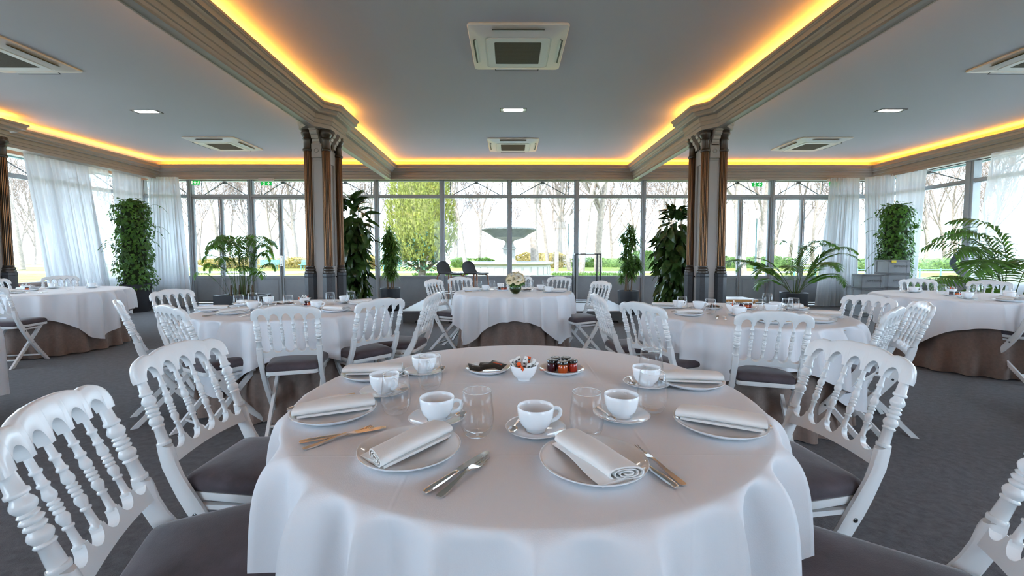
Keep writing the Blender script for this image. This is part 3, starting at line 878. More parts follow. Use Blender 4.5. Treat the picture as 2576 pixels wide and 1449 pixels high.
def cross_leg_mesh(s):
    a = Vector((s*0.150, 0.185, 0.425)); b = Vector((s*0.150, -0.225, 0.0))
    secs = []
    for t in (0, 0.5, 1):
        p = a.lerp(b, t); h = 0.017
        z = [(-0.010, -h), (0.010, -h), (0.010, h), (-0.010, h)]
        secs.append([(p.x+u, p.y+w*(1.25 if t == 1 else 0.75), max(0, p.z + (0 if t == 1 else w*-0.6))) for u, w in z])
    return MB().loft(secs).mesh('cross_leg', M_CHAIR, False)
def trapezoid_ring(f, k=1.0, r=0.03, n=6):
    """rounded seat outline: narrower at the back"""
    y0, y1, wb, wf = -0.160*k+0.03*(1-k), 0.225*k+0.03*(1-k), 0.160*k, 0.192*k
    pts = []
    for cx_, cy_, a0 in ((wf-r, y1-r, 0), (-wf+r, y1-r, PI/2), (-wb+r, y0+r, PI), (wb-r, y0+r, 3*PI/2)):
        for i in range(n+1):
            a = a0+PI/2*i/n
            pts.append((cx_+r*math.cos(a), cy_+r*math.sin(a), f))
    return pts
CHAIR_ME = None
def chair_meshes():
    me = {}
    me['crest_rail'] = crest_mesh()
    me['lower_rail'] = rail_mesh()
    for i, s in enumerate((-1, 1)):
        me['post%d' % i] = turned(s*0.178, POST, 0.610, 0.816, 18).mesh('post', M_CHAIR, True, 60)
        me['side_leg%d' % i] = leg_mesh(s)
        me['cross_leg%d' % i] = cross_leg_mesh(s)
        q = MB().lathe([(0.0001, 0.0), (0.0075, 0.0), (0.0075, 0.002), (0.005, 0.003), (0.004, 0.0015), (0.0001, 0.0015)], 12,
                       Matrix.Translation((s*0.1915, -0.088, 0.385)) @ Matrix.Rotation(s*PI/2, 4, 'Y'))
        me['pivot%d' % i] = MB().lathe([(0.0001, 0.0), (0.006, 0.0), (0.006, 0.002), (0.0001, 0.003)], 10, Matrix.Translation((s*0.1915, 0.01, 0.245)) @ Matrix.Rotation(s*PI/2, 4, 'Y')).mesh('pivot', M_SCREW)
        me['screw%d' % i] = q.mesh('screw', M_SCREW)
    for i, x in enumerate(SPX):
        me['spindle%d' % i] = turned(x, SPIN, 0.608, 0.816, 14).mesh('spindle', M_CHAIR, True, 60)
    c = MB().loft([trapezoid_ring(z, k) for z, k in ((0.446, 0.975), (0.450, 1.0), (0.460, 1.015), (0.472, 1.012), (0.484, 0.985), (0.493, 0.93), (0.500, 0.80), (0.505, 0.55), (0.507, 0.2))])
    me['seat_cushion'] = c.mesh('seat_cushion', M_SEAT, True, 60)
    f = MB()
    f.loft([trapezoid_ring(z, k) for z, k in ((0.447, 0.99), (0.447, 1.0), (0.440, 1.005), (0.426, 1.005), (0.421, 0.995), (0.421, 0.86), (0.447, 0.86))], True, True)
    me['seat_frame'] = f.mesh('seat_frame', M_CHAIR, True, 30)
    for i, s in enumerate((-1, 1)):
        me['slide_rail%d' % i] = MB().prism([(-0.10, 0.394), (0.160, 0.390), (0.160, 0.424), (0.138, 0.424), (0.138, 0.409), (-0.10, 0.409)], 'x', s*0.163-0.008, s*0.163+0.008).mesh('slide_rail', M_CHAIR, False)
    me['rung0'] = MB().tube([(-0.175, 0.150, 0.075), (0.175, 0.150, 0.075)], 0.0095, 10).mesh('rung', M_CHAIR)
    me['rung1'] = MB().tube([(-0.150, -0.150, 0.078), (0.150, -0.150, 0.078)], 0.0095, 10).mesh('rung', M_CHAIR)
    return me
CHAIR_ME = chair_meshes()
def chair(mx, my, facing, label, group):
    """(mx, my): where the top of the back stands; facing: compass angle of the sitter's gaze"""
    a = rad(facing); fx, fy = math.cos(a), math.sin(a)
    c = empty('folding_chair', (mx+fx*0.255, my+fy*0.255, 0), a-PI/2)
    tag(c, label, 'chair', group)
    for k, me in CHAIR_ME.items():
        obj(k.rstrip('01234'), me, c)
    return c
G1, G2, G3, G4, G5, G6 = ['chairs at the foreground table', 'chairs round the table left of centre', 'chairs round the table right of centre',
                          'chairs round the flower table', 'chairs at the far left table', 'chairs at the far right table']
W_ = 'white spindle-back folding chair '
chair(-1.00, 0.93, 22, W_+'in the bottom left corner, nearest the viewer', G1)
chair(-1.17, 1.51, -2, W_+'left of the foreground table, second from the viewer', G1)
chair(1.23, 1.49, 187, W_+'right of the foreground table, seen whole', G1)
chair(1.08, 0.74, 150, W_+'cut off at the bottom right corner', G1)
chair(-2.76, 3.00, 42, W_+'edge-on at the far left of the left-of-centre table', G2)
chair(-3.13, 3.92, -14, W_+'facing right behind the edge-on chair, by the left curtain', G2)
chair(-2.18, 2.72, 60, W_+'seen from behind left, just beyond the second foreground chair', G2)
chair(-1.43, 2.69, 106, W_+'back to the viewer at the left-of-centre table', G2)
chair(-0.96, 3.11, 138, W_+'seen from behind on the right of the left-of-centre table', G2)
chair(-0.66, 3.54, 172, W_+'in profile left of the flower table skirt', G2)
chair(0.73, 3.42, 4, W_+'in profile right of the flower table skirt', G3)
chair(0.90, 2.84, 30, W_+'seen from behind on the left of the right-of-centre table', G3)
chair(1.52, 2.41, 73, W_+'back to the viewer at the right-of-centre table', G3)
chair(2.36, 2.58, 126, W_+'seen from behind just above the right foreground chair', G3)
chair(2.80, 2.86, 152, W_+'edge-on behind its neighbour, right of the right-of-centre table', G3)
chair(2.84, 3.32, 196, W_+'facing the viewer in front of the stacked crates', G3)
chair(-0.99, 5.52, -24, W_+'turned right at the left side of the flower table', G4)
chair(-0.72, 6.10, -52, W_+'behind the flower table on the left, under the bar stools', G4)
chair(0.14, 6.45, -95, W_+'half hidden behind the flower bouquet', G4)
chair(0.72, 6.18, -126, W_+'behind the flower table on the right, by the black frame', G4)
chair(1.10, 5.12, 204, W_+'turned left at the right side of the flower table', G4)
chair(-5.46, 4.40, 104, W_+'in front of the far left table at the picture edge', G5)
chair(-6.86, 6.45, -45, W_+'behind the far left table beside the curtain', G5)
chair(-7.05, 5.75, -8, W_+'behind the far left table, cut by the picture edge', G5)
chair(5.46, 5.60, -112, W_+'behind the far right table beside the crates', G6)
chair(5.98, 5.22, -152, W_+'behind the far right table under the sheer curtain', G6)
chair(5.00, 3.84, 98, W_+'in front of the far right table at the picture edge', G6)

# ================================================================ round tables, cloths and skirts
ZTAB = 0.755
def drape(cx_, cy_, R, seed, s=0.985, phi=0.0, N=300, amp=0.052, nf=(22, 7, 29)):
    """square linen laid over a round top: short along the sides, long at the corners"""
    rng = random.Random(seed)
    ph = [rng.uniform(0, 2*PI) for _ in range(8)]
    def drop(th):
        c, q = abs(math.cos(th-phi)), abs(math.sin(th-phi))
        p = 9.0
        return s/((c**p+q**p)**(1/p)) - R
    def fold(th):
        v = (1-2*abs(math.sin(nf[0]*th/2+ph[0]+0.9*math.sin(2*th+ph[4])+0.5*math.sin(5*th+ph[5])))**0.8)*0.62
        v += math.cos(nf[1]*th+ph[1])*0.25+math.cos(nf[2]*th+ph[2]+math.sin(3*th))*0.20
        return v+0.1
    rows = []
    for rr_ in (0.0, 0.35, 0.7, 0.9, 0.97):
        rows.append([(cx_+R*rr_*math.cos(2*PI*i/N), cy_+R*rr_*math.sin(2*PI*i/N), ZTAB) for i in range(N)])
    steps = [0.0, 0.008, 0.016, 0.026, 0.04, 0.06, 0.08, 0.10, 0.13, 0.16, 0.2]
    K = 26
    for k in range(1, K+1):
        row = []
        for i in range(N):
            th = 2*PI*i/N
            D = drop(th)+0.03
            # arc length along the cloth from just inside the edge
            u = D*(k/K)**1.45
            er = 0.022
            f = fold(th)
            cor = max(0.0, (drop(th)-0.27)/0.3)
            if u < er*PI/2:
                a = u/er
                rd = R-0.012+er*math.sin(a); z = ZTAB-er*(1-math.cos(a))
            else:
                h = u-er*PI/2
                rd = R-0.012+er+0.06*h*(1-0.75*cor); z = ZTAB-er-h*0.985
            g = max(0.0, u-0.012)
            A = amp*(1-math.exp(-g/0.045))*(1+0.8*cor)
            rd += A*(f+0.15)
            rt = rd
            row.append((cx_+rt*math.cos(th+0.02*f*g), cy_+rt*math.sin(th+0.02*f*g), z+0.006*f*(1-math.exp(-g/0.05))*0))
        rows.append(row)
    m = MB(); m.loft(rows, True, False)
    m.add([(cx_, cy_, ZTAB)], [])
    me = m.mesh('tablecloth', M_CLOTH, True, 0)
    return me
def skirt(cx_, cy_, R, seed, N=264):
    rng = random.Random(seed)
    n1 = rng.choice((22, 24, 26)); p1, p2 = rng.uniform(0, 6), rng.uniform(0, 6)
    rows = []
    for k in range(9):
        t = k/8; row = []
        for i in range(N):
            th = 2*PI*i/N
            f = math.cos(n1*th+p1+0.7*math.sin(3*th+p2))
            f = math.copysign(abs(f)**0.7, f)
            rd = R-0.095+0.06*t+(0.003+0.034*t**1.5)*f
            row.append((cx_+rd*math.cos(th), cy_+rd*math.sin(th), 0.735*(1-t)+0.012*t))
        rows.append(row)
    return MB().loft(rows, True, False).mesh('table_skirt', M_SKIRT, True, 0)
TABLES = {}
def table(key, cx_, cy_, R, where, seed, **kw):
    TABLES[key] = (cx_, cy_, R, where)
    t = empty('round_table', (cx_, cy_, 0)); tag(t, 'round folding table hidden under cloths, %s' % where, 'table', 'round dining tables')
    MB().lathe([(0.0001, 0.722), (R-0.03, 0.722), (R-0.015, 0.728), (R-0.015, 0.742), (R-0.03, 0.748), (0.0001, 0.748)], 64).build('tabletop', M_OAK, t)
    for q in range(4):
        a = PI/4+q*PI/2
        MB().tube([(0.42*math.cos(a), 0.42*math.sin(a), 0.0), (0.40*math.cos(a), 0.40*math.sin(a), 0.722)], 0.016, 10).build('leg', M_BLACKMETAL, t)
    c = obj('tablecloth', drape(cx_, cy_, R, seed, **kw)); tag(c, 'white square tablecloth draped over %s' % where, 'tablecloth', 'white tablecloths')
    k = obj('table_skirt', skirt(cx_, cy_, R, seed+50)); tag(k, 'taupe floor-length pleated skirt below %s' % where, 'table skirt', 'taupe table skirts')
table('T1', 0.05, 1.42, 0.735, 'the big foreground table', 11, s=0.905, N=540, amp=0.048, nf=(24, 7, 37))
table('T2', -1.89, 3.67, 0.735, 'the left-of-centre table', 12, phi=rad(28))
table('T3', 1.86, 3.35, 0.735, 'the right-of-centre table', 13, phi=rad(-10))
table('T4', 0.05, 5.35, 0.735, 'the flower table', 14)
table('T5', -6.05, 5.50, 0.82, 'the far left table', 15, s=1.08, phi=rad(35))
table('T6', 5.16, 4.72, 0.82, 'the far right table', 16, s=1.06, phi=rad(-35))
table('T7', -4.28, 2.50, 0.735, 'the table at the left edge', 17)
table('T8', 4.36, 2.42, 0.735, 'the table at the right edge', 18)

# ================================================================ tableware
def plate_mesh(r, name, h=0.021):
    k = r/0.118
    return MB().lathe([(0.0001, 0.0035), (0.062*k, 0.0035), (0.070*k, 0.0055), (0.090*k, h*0.40), (0.110*k, h*0.84), (0.1165*k, h), (0.118*k, h-0.0006), (0.1172*k, h-0.0032), (0.092*k, h*0.40-0.0045), (0.072*k, 0.0008), (0.064*k, 0.0), (0.0001, 0.0004)], 64).mesh(name, M_CHINA, True, 60)
ME_PLATE = plate_mesh(0.118, 'plate')
ME_SIDE = plate_mesh(0.090, 'side_plate', 0.018)
ME_SAUCER = MB().lathe([(0.0001, 0.004), (0.026, 0.004), (0.028, 0.0055), (0.034, 0.0055), (0.055, 0.009), (0.074, 0.0155), (0.078, 0.0165), (0.079, 0.0155), (0.074, 0.0125), (0.052, 0.005), (0.034, 0.001), (0.030, 0.0), (0.0001, 0.0005)], 56).mesh('saucer', M_CHINA, True, 60)
ME_CUP = MB().lathe([(0.0001, 0.004), (0.020, 0.0035), (0.024, 0.0), (0.0265, 0.0), (0.0265, 0.005), (0.031, 0.009), (0.040, 0.020), (0.0455, 0.036), (0.0475, 0.052), (0.0480, 0.063), (0.0470, 0.0638), (0.0458, 0.063), (0.0450, 0.052), (0.043, 0.036), (0.037, 0.021), (0.027, 0.0115), (0.0001, 0.010)], 48).mesh('cup_body', M_CHINA, True, 60)
ME_HANDLE = MB().tube([(0.0435, 0, 0.051), (0.054, 0, 0.0545), (0.064, 0, 0.052), (0.069, 0, 0.044), (0.067, 0, 0.035), (0.060, 0, 0.027), (0.050, 0, 0.022), (0.040, 0, 0.0205)], [0.0045, 0.0042, 0.004, 0.004, 0.004, 0.004, 0.0042, 0.0045], 10, True, 1.3).mesh('handle', M_CHINA)
ME_GLASS = MB().lathe([(0.0001, 0.0008), (0.024, 0.0), (0.0285, 0.0012), (0.034, 0.0075), (0.0405, 0.022), (0.0435, 0.040), (0.0430, 0.058), (0.0400, 0.085), (0.0360, 0.116), (0.0352, 0.1165), (0.0346, 0.116), (0.0386, 0.085), (0.0416, 0.058), (0.0420, 0.040), (0.0385, 0.024), (0.029, 0.014), (0.015, 0.0115), (0.0001, 0.015)], 48).mesh('tumbler', M_GLASS, True, 60)
M_RIM = mat('glass_rim', (0.9, 0.93, 0.94), 0.05, alpha=0.55, spec=0.9)
def glass_parts():
    rim = MB(); n = 48
    rim.tube([(0.0356*math.cos(2*PI*k/n), 0.0356*math.sin(2*PI*k/n), 0.1163) for k in range(n+1)], 0.0009, 6, False)
    base = MB().lathe([(0.0001, 0.0150), (0.013, 0.0118), (0.024, 0.0128), (0.029, 0.0142), (0.031, 0.013), (0.0275, 0.004), (0.023, 0.0012), (0.0001, 0.0016)], 32)
    return rim.mesh('rim', M_RIM), base.mesh('thick_base', M_BASEGLASS, True, 60)
M_BASEGLASS = mat('thick_base_glass', (1, 1, 1), 0.0, trans=1.0)
ME_RIM, ME_GBASE = glass_parts()
def knife_mesh():
    m = MB()
    prof = [(0.0, .0045), (.004, .0072), (.02, .0085), (.05, .0078), (.085, .0058), (.088, .0068), (.092, .0068), (.095, .005), (.10, .0045)]
    secs = []
    for x, r in prof:
        secs.append([(x, r*math.cos(a), 0.0055+r*0.62*math.sin(a)) for a in [2*PI*j/10 for j in range(10)]])
    m.loft(secs)
    top = [(0.097, .004), (.105, .008), (.13, .0092), (.17, .0092), (.195, .0075), (.208, .002)]
    out = [(x, y) for x, y in top] + [(0.205, -0.005), (0.19, -0.0088), (0.15, -0.0088), (0.10, -0.006)]
    m.prism(out, 'z', 0.0045, 0.0060)
    return m.mesh('knife', M_STEEL, True, 35)
def fork_mesh(L=0.175):
    m = MB(); k = L/0.175
    secs = []
    for x, w, t, z in ((0, .0050, .0012, .0022), (.004, .0075, .0013, .0022), (.03, .0070, .0014, .003), (.06, .0045, .0016, .006), (.09, .0030, .0018, .0095), (.105, .0034, .0017, .0095), (.115, .0085, .0012, .0075), (.124, .0105, .0011, .0055), (.132, .0112, .0010, .0045)):
        secs.append([(x*k, -w, z-t), (x*k, w, z-t), (x*k, w, z+t), (x*k, -w, z+t)])
    m.loft(secs)
    for q in (-0.0092, -0.0031, 0.0031, 0.0092):
        s2 = []
        for x, w, z in ((.130, .0019, .0046), (.145, .0016, .0040), (.160, .0013, .0052), (.174, .0006, .0085)):
            s2.append([(x*k, q-w, z-.0008), (x*k, q+w, z-.0008), (x*k, q+w, z+.0008), (x*k, q-w, z+.0008)])
        m.loft(s2)
    return m.mesh('fork', M_STEEL, True, 35)
def spoon_mesh():
    m = MB(); secs = []
    for x, w, t, z in ((0, .0035, .0008, .002), (.005, .0045, .0009, .002), (.04, .0030, .0010, .004), (.07, .0020, .0012, .006), (.082, .0024, .0012, .0055)):
        secs.append([(x, -w, z-t), (x, w, z-t), (x, w, z+t), (x, -w, z+t)])
    m.loft(secs)
    n = 16; rings = []
    for k, (rr_, dz) in enumerate(((1.0, .0052), (0.97, .0060), (0.8, .0035), (0.45, .0018), (0.01, .0013))):
        rings.append([(0.098+0.019*rr_*math.cos(2*PI*j/n), 0.0125*rr_*math.sin(2*PI*j/n)*(1-0.18*math.cos(2*PI*j/n)), dz) for j in range(n)])
    m.loft([[(p[0], p[1], p[2]-0.0012) for p in rings[3]], [(p[0], p[1], p[2]-0.0012) for p in rings[2]], rings[0]]+rings[1:])
    return m.mesh('spoon', M_STEEL, True, 50)
ME_KNIFE, ME_FORK, ME_SPOON = knife_mesh(), fork_mesh(), spoon_mesh()
def napkin_mesh(seed, L=0.205, w=0.040, h=0.0160):
    rng = random.Random(seed)
    turns = 3.2; n = 84; th = 0.0028
    def spiral(x, wob):
        out, inn = [], []
        for i in range(n+1):
            t = i/n
            a = -PI*0.55+t*turns*2*PI
            k = 1-0.84*t
            c, s_ = math.cos(a), math.sin(a)
            c = math.copysign(abs(c)**0.85, c); s_ = math.copysign(abs(s_)**0.85, s_)
            cy_, cz = w*k*c, h*k*s_+h+0.002
            d = Vector((c/w, s_/h)).normalized()
            hh = th/2*(1+0.25*math.sin(7*t+wob))
            out.append((x, cy_+d.x*hh, cz+d.y*hh)); inn.append((x, cy_-d.x*hh, cz-d.y*hh))
        return out+inn[::-1]
    secs = []
    K = 12
    for k in range(K+1):
        s = k/K; x = (s-0.5)*L
        taper = 1.0-0.06*math.sin(s*PI*1.3+seed)+0.03*math.sin(s*9+seed*2)
        sec = spiral(x, seed+s*2)
        sk = 0.010*(s-0.5)
        secs.append([(p[0]+0.012*(p[1]/w)*(1 if s < 0.5 else -0.4)*abs(s-0.5)*2, p[1]*taper+sk, p[2]*(0.92+0.1*math.sin(s*PI))) for p in sec])
    m = MB().loft(secs)
    # the loose lower fold that peeps out on one side
    lo = []
    for k in range(9):
        s = k/8; x = (s-0.5)*L*0.97
        q = 0.050+0.006*math.sin(s*5+seed)
        lo.append([(x, -0.030, 0.0), (x, q, 0.0005), (x, q+0.003, 0.003), (x, q, 0.0058), (x, 0.0, 0.0085), (x, -0.030, 0.006)])
    m.loft(lo)
    return m.mesh('napkin', M_NAPKIN, True, 60)
ME_NAP = [napkin_mesh(s) for s in (1, 2, 3)]
ORD = ['leftmost', 'second from left', 'third from left', 'fourth from left', 'fifth from left', 'sixth from left', 'seventh from left', 'eighth from left']
def ranked(items, key):
    """sort by bearing from the viewer so that 'from left' is true in the picture"""
    it = sorted(items, key=lambda p: p[0]/p[1])
    n = len(it)
    for i, p in enumerate(it):
        w = 'only' if n == 1 else ('rightmost' if i == n-1 else ORD[i])
        yield w, p
def clampT(key, x, y, m):
    cx_, cy_, R, _ = TABLES[key]
    d = math.hypot(x-cx_, y-cy_); k = min(1.0, (R-m)/d) if d > 0 else 1
    return cx_+(x-cx_)*k, cy_+(y-cy_)*k
rngS = random.Random(77)
def lay(key, plates=(), cups=(), glasses=(), knives=(), forks=(), napkin_dz=0.0):
    cx_, cy_, R, where = TABLES[key]
    on = 'on ' + where
    Z = ZTAB+0.001
    P = [clampT(key, x, y, 0.135)+tuple(r) for x, y, *r in plates]
    for w, p in ranked(P, key):
        o = obj('dinner_plate', ME_PLATE, None, (p[0], p[1], Z)); tag(o, 'white round dinner plate under a napkin, %s %s' % (w, on), 'plate', 'dinner plates')
        a = rad(p[2]) if len(p) > 2 else math.atan2(cy_-p[1], cx_-p[0])+rngS.uniform(-0.15, 0.15)
        n = obj('napkin', ME_NAP[rngS.randrange(3)], None, (p[0]+0.004, p[1], Z+0.0135), (0, 0, a))
        tag(n, 'white rolled linen napkin lying on plate, %s %s' % (w, on), 'napkin', 'rolled napkins')
    C = [clampT(key, x, y, 0.10)+tuple(r) for x, y, *r in cups]
    for w, p in ranked(C, key):
        s = obj('saucer', ME_SAUCER, None, (p[0], p[1], Z)); tag(s, 'white saucer under a cup, %s %s' % (w, on), 'saucer', 'saucers')
        a = rad(p[2]) if len(p) > 2 else rngS.uniform(-1.2, 0.4)
        c = empty('coffee_cup', (p[0], p[1], Z+0.0055), a); tag(c, 'white coffee cup on its saucer, %s %s' % (w, on), 'cup', 'coffee cups')
        obj('cup_body', ME_CUP, c); obj('handle', ME_HANDLE, c)
        b = rad(p[3]) if len(p) > 3 else a+2.4
        # the spoon lies across the saucer rim beside the cup
        sx, sy = p[0]+0.050*math.cos(b)+0.052*math.sin(b), p[1]+0.050*math.sin(b)-0.052*math.cos(b)
        so = obj('teaspoon', ME_SPOON, None, (sx, sy, Z+0.0145), (0, 0, b+PI/2))
        tag(so, 'small steel teaspoon resting on the saucer, %s %s' % (w, on), 'spoon', 'teaspoons')
    Gs = [clampT(key, x, y, 0.06) for x, y in glasses]
    for w, p in ranked(Gs, key):
        g = empty('glass_tumbler', (p[0], p[1], Z)); tag(g, 'clear stemless glass tumbler, %s %s' % (w, on), 'glass', 'glass tumblers')
        obj('tumbler', ME_GLASS, g); obj('rim', ME_RIM, g)
    for nm, me, lst in (('knife', ME_KNIFE, knives), ('fork', ME_FORK, forks)):
        for w, p in ranked(list(lst), key):
            x, y, a = p
            o = obj(nm, me, None, (x, y, Z), (0, 0, rad(a))); tag(o, 'polished steel table %s, %s %s' % (nm, w, on), nm, 'table %s' % ('knives' if nm == 'knife' else 'forks'))
lay('T1',
    plates=[(-.234, .963, 53), (.183, .905, 115), (-.530, 1.196, 22), (.565, 1.112, -27), (-.605, 1.624, 4), (.690, 1.500, -8)],
    cups=[(-.204, 1.157, 0, -40), (.067, 1.084, 12, 165), (.317, 1.177, 60, 190), (-.419, 1.388, -40, -50), (-.336, 1.634, -60, -30), (.482, 1.469, 80, 170)],
    glasses=[(-.085, 1.067), (.195, 1.054), (-.336, 1.223), (-.278, 1.446), (.423, 1.232), (.519, 1.531)],
    knives=[(-.167, .791, 56), (.330, .808, 111), (-.517, 1.012, 26), (-.662, 1.232, 45), (.700, 1.100, 166)],
    forks=[(-.137, .782, 61), (.350, .821, 108), (-.493, .982, 44), (-.640, 1.222, 43), (.645, 1.560, 176)])
lay('T2',
    plates=[(-2.48, 3.49), (-2.50, 3.93), (-2.19, 3.32), (-1.44, 3.47), (-1.41, 3.97)],
    cups=[(-2.28, 3.97), (-2.17, 3.55), (-1.66, 3.60), (-1.60, 4.06)],
    glasses=[(-2.36, 3.66), (-2.36, 3.86), (-2.10, 3.58), (-1.90, 3.60), (-1.66, 3.88), (-1.52, 4.02)],
    knives=[(-2.30, 3.14, 62), (-1.24, 3.40, 150)], forks=[(-2.02, 3.13, 75), (-2.52, 3.35, 30)])
lay('T3',
    plates=[(1.33, 3.72), (1.37, 3.23), (2.44, 3.58), (2.38, 3.16), (2.12, 2.90), (1.80, 2.86)],
    cups=[(1.46, 3.63), (1.60, 3.55), (1.74, 3.18), (2.10, 3.36), (2.22, 3.50)],
    glasses=[(1.43, 3.48), (1.57, 3.28), (1.93, 3.26), (2.30, 3.74), (2.19, 3.30), (2.28, 3.36)],
    knives=[(2.26, 2.88, 110), (1.47, 2.98, 60)], forks=[(1.53, 2.96, 66), (2.43, 3.03, 150)])
lay('T4',
    plates=[(-.50, 5.46), (.60, 5.27)],
    cups=[(-.32, 5.46), (-.13, 5.82), (.40, 5.55), (.47, 5.22)],
    glasses=[(-.41, 5.55), (-.24, 5.62), (.28, 5.70), (.47, 5.62)],
    knives=[(-.56, 5.22, 40)], forks=[(.30, 5.20, 160)])
lay('T5',
    plates=[(-6.02, 5.10), (-6.55, 5.75)],
    cups=[(-5.86, 5.92), (-6.34, 5.86)],
    glasses=[(-6.45, 6.02), (-6.55, 5.42), (-5.78, 5.55), (-6.08, 6.12)],
    knives=[(-5.70, 5.10, 115)], forks=[(-5.88, 5.02, 105)])
lay('T6',
    plates=[(4.98, 4.16), (5.48, 4.36)],
    cups=[(4.98, 5.16), (4.84, 4.42), (5.26, 4.40), (5.52, 4.62)],
    glasses=[(4.80, 5.10), (5.12, 4.96), (5.40, 4.86), (5.62, 5.02)],
    knives=[(5.20, 4.08, 95)], forks=[(4.72, 4.20, 70)])

# ---------------------------------------------------------------- condiments
def jar_meshes():
    d = {}
    body = [(0.0001, 0.0), (0.016, 0.0), (0.0185, 0.002), (0.0195, 0.006), (0.0195, 0.026), (0.0175, 0.031), (0.0160, 0.0335), (0.0160, 0.037)]
    for k, m in (('red', M_JAMR), ('orange', M_JAMO), ('purple', M_JAMP)):
        d[k] = MB().lathe(body, 12).mesh('jar', m, True, 30)
    lid = MB().use(M_LID).lathe([(0.0185, 0.034), (0.0205, 0.035), (0.0205, 0.044), (0.019, 0.046), (0.0001, 0.046)], 28)
    d['lid'] = lid.mesh('lid', None, True, 40)
    d['print'] = MB().lathe([(0.0065, 0.0463), (0.0065, 0.0468), (0.0130, 0.0468), (0.0130, 0.0463)], 24, None, False).mesh('lid_print', M_LIDLABEL)
    d['label'] = MB().lathe([(0.0197, 0.010), (0.0197, 0.022)], 12, None, False).mesh('label', M_WHITEPAPER)
    return d
JAR = jar_meshes()
ME_BOWL = MB().lathe([(0.0001, 0.006), (0.018, 0.006), (0.020, 0.0), (0.023, 0.0), (0.023, 0.006), (0.034, 0.014), (0.0425, 0.026), (0.0430, 0.029), (0.0465, 0.036), (0.0470, 0.039), (0.0495, 0.046), (0.0498, 0.050), (0.0508, 0.056), (0.0498, 0.0575), (0.0485, 0.056), (0.044, 0.034), (0.034, 0.018), (0.0001, 0.011)], 40).mesh('sugar_bowl', M_CHINA, True, 60)
def sachet_stick(seed):
    rng = random.Random(seed); m = MB()
    L, w = 0.062, 0.0072
    m.use(M_WHITEPAPER if seed % 4 else M_ORANGE)
    secs = []
    for x, h in ((0, .0004), (.008, .0030), (.03, .0036), (.052, .0030), (.060, .0004), (L, .0003)):
        secs.append([(-w, -h, x), (0, -h*1.5, x), (w, -h, x), (w, h, x), (0, h*1.5, x), (-w, h, x)])
    m.loft(secs)
    m.use(M_INK)
    for z in (0.014, 0.034, 0.046):
        for s in (-1, 1):
            m.box(-w*0.6, w*0.5, s*0.0055-0.0002, s*0.0055+0.0002, z, z+rng.uniform(0.004, 0.009))
    return m.mesh('sachet', None, False)
STICKS = [sachet_stick(s) for s in range(1, 9)]
PACKS = []
def black_pack(k):
    m = MB().use(M_PACK); L, w = 0.034, 0.026
    n = 8; vs = []
    for i in range(n+1):
        for j in range(n+1):
            x, y = (i/n-0.5)*2, (j/n-0.5)*2
            h = 0.0045*(1-x*x)*(1-y*y)
            vs.append((x*L, y*w, h))
    fs = [(i*(n+1)+j, (i+1)*(n+1)+j, (i+1)*(n+1)+j+1, i*(n+1)+j+1) for i in range(n) for j in range(n)]
    m.add(vs, fs); m.add([(p[0], p[1], -p[2]-0.0002) for p in vs], [f[::-1] for f in fs])
    m.use(M_ORANGE if k else M_SILVER)
    # lettering band as a run of short strokes following the bulge
    for q in range(9):
        x0 = -0.020+q*0.0045; z = 0.0046*(1-(x0/L)**2)+0.0003
        m.add([(x0, 0.003, z), (x0+0.0034, 0.002, z), (x0+0.0038, 0.010+0.002*(q % 3), z*0.93), (x0+0.0008, 0.011, z*0.93)], [(0, 1, 2, 3)])
    m.use(M_SILVER)
    m.add([(-0.024, -0.010, 0.0030), (0.018, -0.010, 0.0036), (0.018, -0.0085, 0.0037), (-0.024, -0.0085, 0.0031)], [(0, 1, 2, 3)])
    return m.mesh('tea_packet', None, True, 40)
PACKS = [black_pack(0), black_pack(1)]
